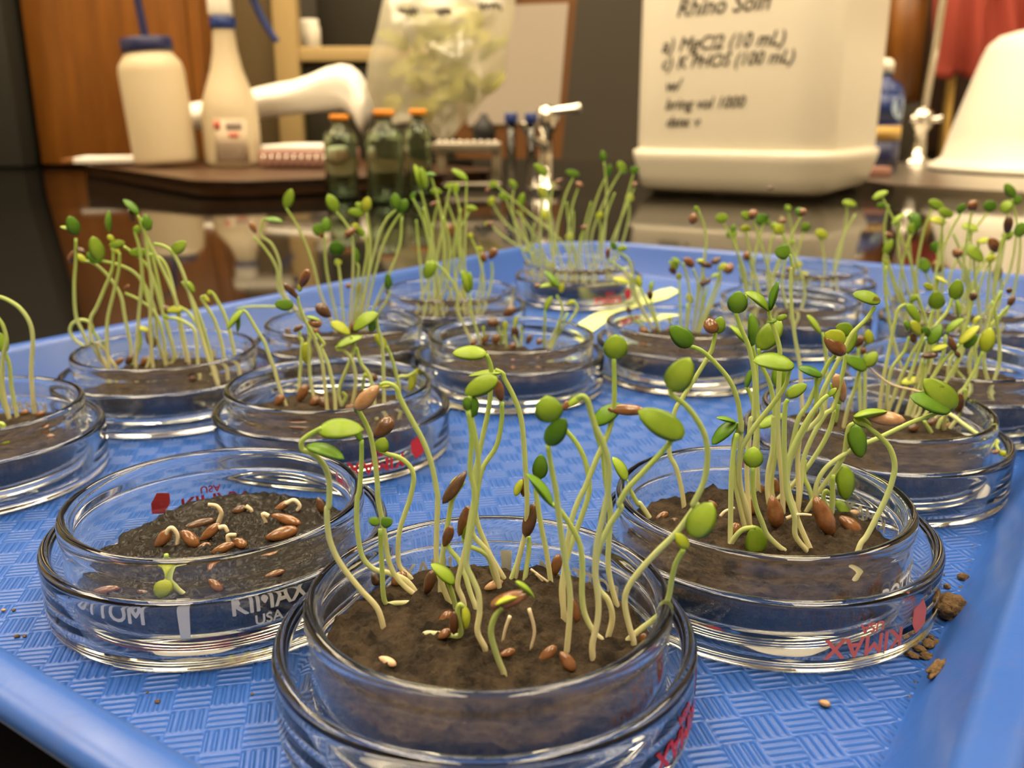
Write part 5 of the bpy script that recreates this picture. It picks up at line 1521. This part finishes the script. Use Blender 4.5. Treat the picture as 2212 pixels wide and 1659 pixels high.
# sink tap
p = aty(1984, 330, 1800); p.z = 2
e = empty('sink_tap', p, 'chrome sink tap with an upright spout behind the white tub', 'tap')
v, f, t = tube(smooth_path([p + Vector((0, 0, 2)), p + Vector((2, 0, 110)), p + Vector((8, 0, 200)), p + Vector((12, 0, 300)), p + Vector((15, -20, 350)), p + Vector((16, -70, 360))]), 8, 14, 8)
obj('spout', v, f, M['chrome'], e, p)
obj('base', *lathe_at([(0, 0), (28, 0), (28, 6), (14, 14), (12, 60), (20, 70), (20, 92), (12, 102), (0, 104)], p.x, p.y, 2, 28), M['chrome'], e, p)
for s_ in (-1, 1):
    v, f, t = tube([p + Vector((0, 0, 80)), p + Vector((s_ * 18, -14, 82)), p + Vector((s_ * 28, -22, 84))], 5, 10, 7)
    obj('handle', v, f, M['chrome'], e, p)
# dish soap bottle
p = aty(1886, 384, 1500); p.z = 2
e = empty('soap_bottle', p, 'blue-labelled dish soap bottle behind the white jug', 'bottle')
obj('body', *lathe_at([(0, 0.2), (30, 0.2), (33, 3), (33, 48), (31, 62), (33, 80), (33, 118), (28, 132), (12, 142), (12, 150), (0, 150)], p.x, p.y, 2, 36), M['cap_blue'], e, p)
obj('middle_label', *curved_patch(33.4, -0.9, 1.2, 50, 72, p), M['yellow'], e, p)
obj('cap', *lathe_at([(0, 150), (14, 150), (14, 166), (8, 171), (0, 171)], p.x, p.y, 2, 24), M['white_plastic'], e, p)
lb = obj('label', *curved_patch(33.4, -0.8, 1.2, 80, 118, p), M['cap_blue'], e, p)
obj('lower_label', *curved_patch(33.4, -0.9, 1.1, 8, 48, p), M['cap_navy'], e, p)
M['pale_blue'] = mat('pale_blue_print', (0.42, 0.55, 0.75), 0.4)
v, f = [], []
for i in range(20):
    a = 2 * math.pi * i / 20
    an = -math.pi / 2 + 0.55 + 0.42 * math.cos(a)
    v.append((p.x + 34.2 * math.cos(an), p.y + 34.2 * math.sin(an), p.z + 100 + 17 * math.sin(a)))
obj('emblem', v, [tuple(range(20))], M['pale_blue'], lb, p, smooth=False)
# sponge
p = aty(1898, 398, 1330)
tag(obj('sponge', *move(bevel_box(-22, -10, 0, 22, 16, 15, 3), p.x + 16, p.y + 60, 2.1, rz=0.2), M['pinkcover']), 'small salmon sponge on the ledge beside the white jug', 'sponge')
# red cloth hanging
vs, fs = [], []
nu, nv = 26, 14
for side in (0, 1):
    for i in range(nu + 1):
        for j in range(nv + 1):
            u = 2020 + 230 * i / nu
            vbot = 175 + 35 * mnoise.noise(Vector((i * 0.22, 3, 0))) - 50 * (i / nu - 0.5) ** 2
            v = -60 + (vbot + 60) * j / nv
            p = aty(u, v, 1900)
            dy = 26 * mnoise.noise(Vector((i * 0.28, j * 0.10, 1))) + 12 * math.sin(i * 0.9 + j * 0.12)
            vs.append((p.x, 1900 + dy + side * 4, p.z))
m_ = (nu + 1) * (nv + 1)
for i in range(nu):
    for j in range(nv):
        a = i * (nv + 1) + j
        fs.append((a, a + 1, a + nv + 2, a + nv + 1))
        fs.append((m_ + a, m_ + a + nv + 1, m_ + a + nv + 2, m_ + a + 1))
for i in range(nu):
    for j in (0, nv):
        a = i * (nv + 1) + j
        fs.append((a, a + nv + 1, m_ + a + nv + 1, m_ + a))
for j in range(nv):
    for i in (0, nu):
        a = i * (nv + 1) + j
        fs.append((a, m_ + a, m_ + a + 1, a + 1))
e = empty('hanging_towel', aty(2120, 100, 1900), 'red cloth hanging on a rail behind the white tub', 'cloth')
fixn(obj('cloth', vs, fs, M['redcloth'], e, aty(2120, 100, 1900)))
r0, r1 = aty(1960, -58, 1905), aty(2300, -58, 1905)
v, f, t = tube([r0, r1], 9, 12)
obj('rail', v, f, M['steel'], e, aty(2120, 100, 1900))
# tan wooden post and dark cupboard under the cloth
a, b_ = aty(2036, 290, 1960), aty(2062, 170, 1960)
tag(obj('wooden_post', *bevel_box(a.x, 1950, BR, b_.x, 1975, 420, 2), M['yellow']), 'tan wooden post behind the sink tap', 'post')
a, b_ = aty(1915, 300, 2050), aty(2330, 0, 2050)
cab = empty('dark_cupboard', (a.x, 2050, BR), 'dark brown cupboard standing behind the sink', 'cupboard')
M['darkwood'] = mat('dark_brown_wood', (0.035, 0.014, 0.006), 0.5)
obj('carcass', *bevel_box(a.x, 2055, BR, b_.x, 2075, 640, 2), M['darkwood'], cab, (a.x, 2050, BR))
for i in range(2):
    w_ = (b_.x - a.x) / 2
    d_ = obj('door', *bevel_box(a.x + i * w_ + 6, 2040, BR + 20, a.x + (i + 1) * w_ - 6, 2054, 620, 3), M['darkwood'], cab, (a.x, 2050, BR))
    obj('knob', *lathe_at([(0, 0), (9, 2), (11, 8), (7, 14), (0, 15)], a.x + (i + 0.5) * w_ + (60 if i == 0 else -60), 2032, 300, 16), M['steel'], d_, (a.x, 2050, BR))
a, b_ = aty(1905, 130, 1990), aty(1985, 0, 1990)
tag(obj('cardboard_roll', *lathe_at([(0, 0), (38, 0), (38, 240), (30, 244), (0, 244)], (a.x + b_.x) / 2, 1960, BR + 120, 32), M['wood']), 'brown cardboard roll beside the dark cupboard', 'cardboard roll')
tag(obj('shelf_block', *bevel_box(a.x - 20, 1925, BR, b_.x + 20, 1995, BR + 119, 2), M['dark_panel']), 'dark block under the cardboard roll', 'block')

# varnished wooden door panel, metal-framed cabinet
a, b_ = aty(42, 0, 1850), aty(430, 0, 1850)
e = empty('wooden_cabinet', (a.x, 1850, BR), 'varnished orange wood cabinet behind the brown tray', 'cabinet')
obj('door', *bevel_box(a.x, 1850, BR + 2, b_.x - 26, 1872, 560, 3), M['wood'], e, (a.x, 1850, BR))
obj('side_stile', *bevel_box(b_.x - 24, 1846, BR + 2, b_.x, 1872, 560, 3), M['wood'], e, (a.x, 1850, BR))
obj('carcass', *bevel_box(a.x - 2, 1874, BR, b_.x + 2, 1948, 565, 3), M['wood'], e, (a.x, 1850, BR))
tag(obj('dark_locker', *bevel_box(a.x - 420, 1800, BR, a.x - 12, 2060, 620, 3), wall_material('dark_grey_paint', (0.014, 0.013, 0.009), 0.1)), 'dark grey steel locker beside the orange wood cabinet', 'locker')
l0, l1, r1 = aty(437, 0, 1960).x, aty(587, 0, 1960).x, aty(640, 0, 1960).x
R2 = aty(1010, 0, 1960).x
zr = aty(700, 117, 1960).z
zb = aty(700, 190, 1960).z
e = empty('display_cabinet', (l0, 1960, BR), 'beige framed glass-fronted cabinet behind the paper towel', 'cabinet')
og = (l0, 1960, BR)
obj('side_panel', *bevel_box(l0, 1975, BR, l1, 1990, 640, 2), M['olive_panel'], e, og)
obj('post', *bevel_box(l1, 1950, BR, r1, 1990, 640, 3), M['beige_paint'], e, og)
obj('rail', *bevel_box(r1, 1955, zr - 14, R2, 1985, zr + 14, 2), M['beige_paint'], e, og)
obj('lower_panel', *bevel_box(r1, 1975, BR, R2, 1990, zr - 14, 2), M['dark_panel'], e, og)
obj('back_panel', *bevel_box(r1, 2150, BR, R2, 2160, 640, 2), M['dark_panel'], e, og)
obj('shelf', *bevel_box(r1, 1990, zr + 6, R2, 2150, zr + 14, 1), M['olive_panel'], e, og)
p = aty(668, 55, 2060)
zj = zr + 14.2
tag(obj('white_jar', *lathe_at([(0, 0), (20, 0), (22, 2), (22, 44), (19, 50), (19, 60), (0, 62)], p.x, 2060, zj, 24), M['white_plastic']), 'white jar on the shelf of the glass-fronted cabinet', 'jar')
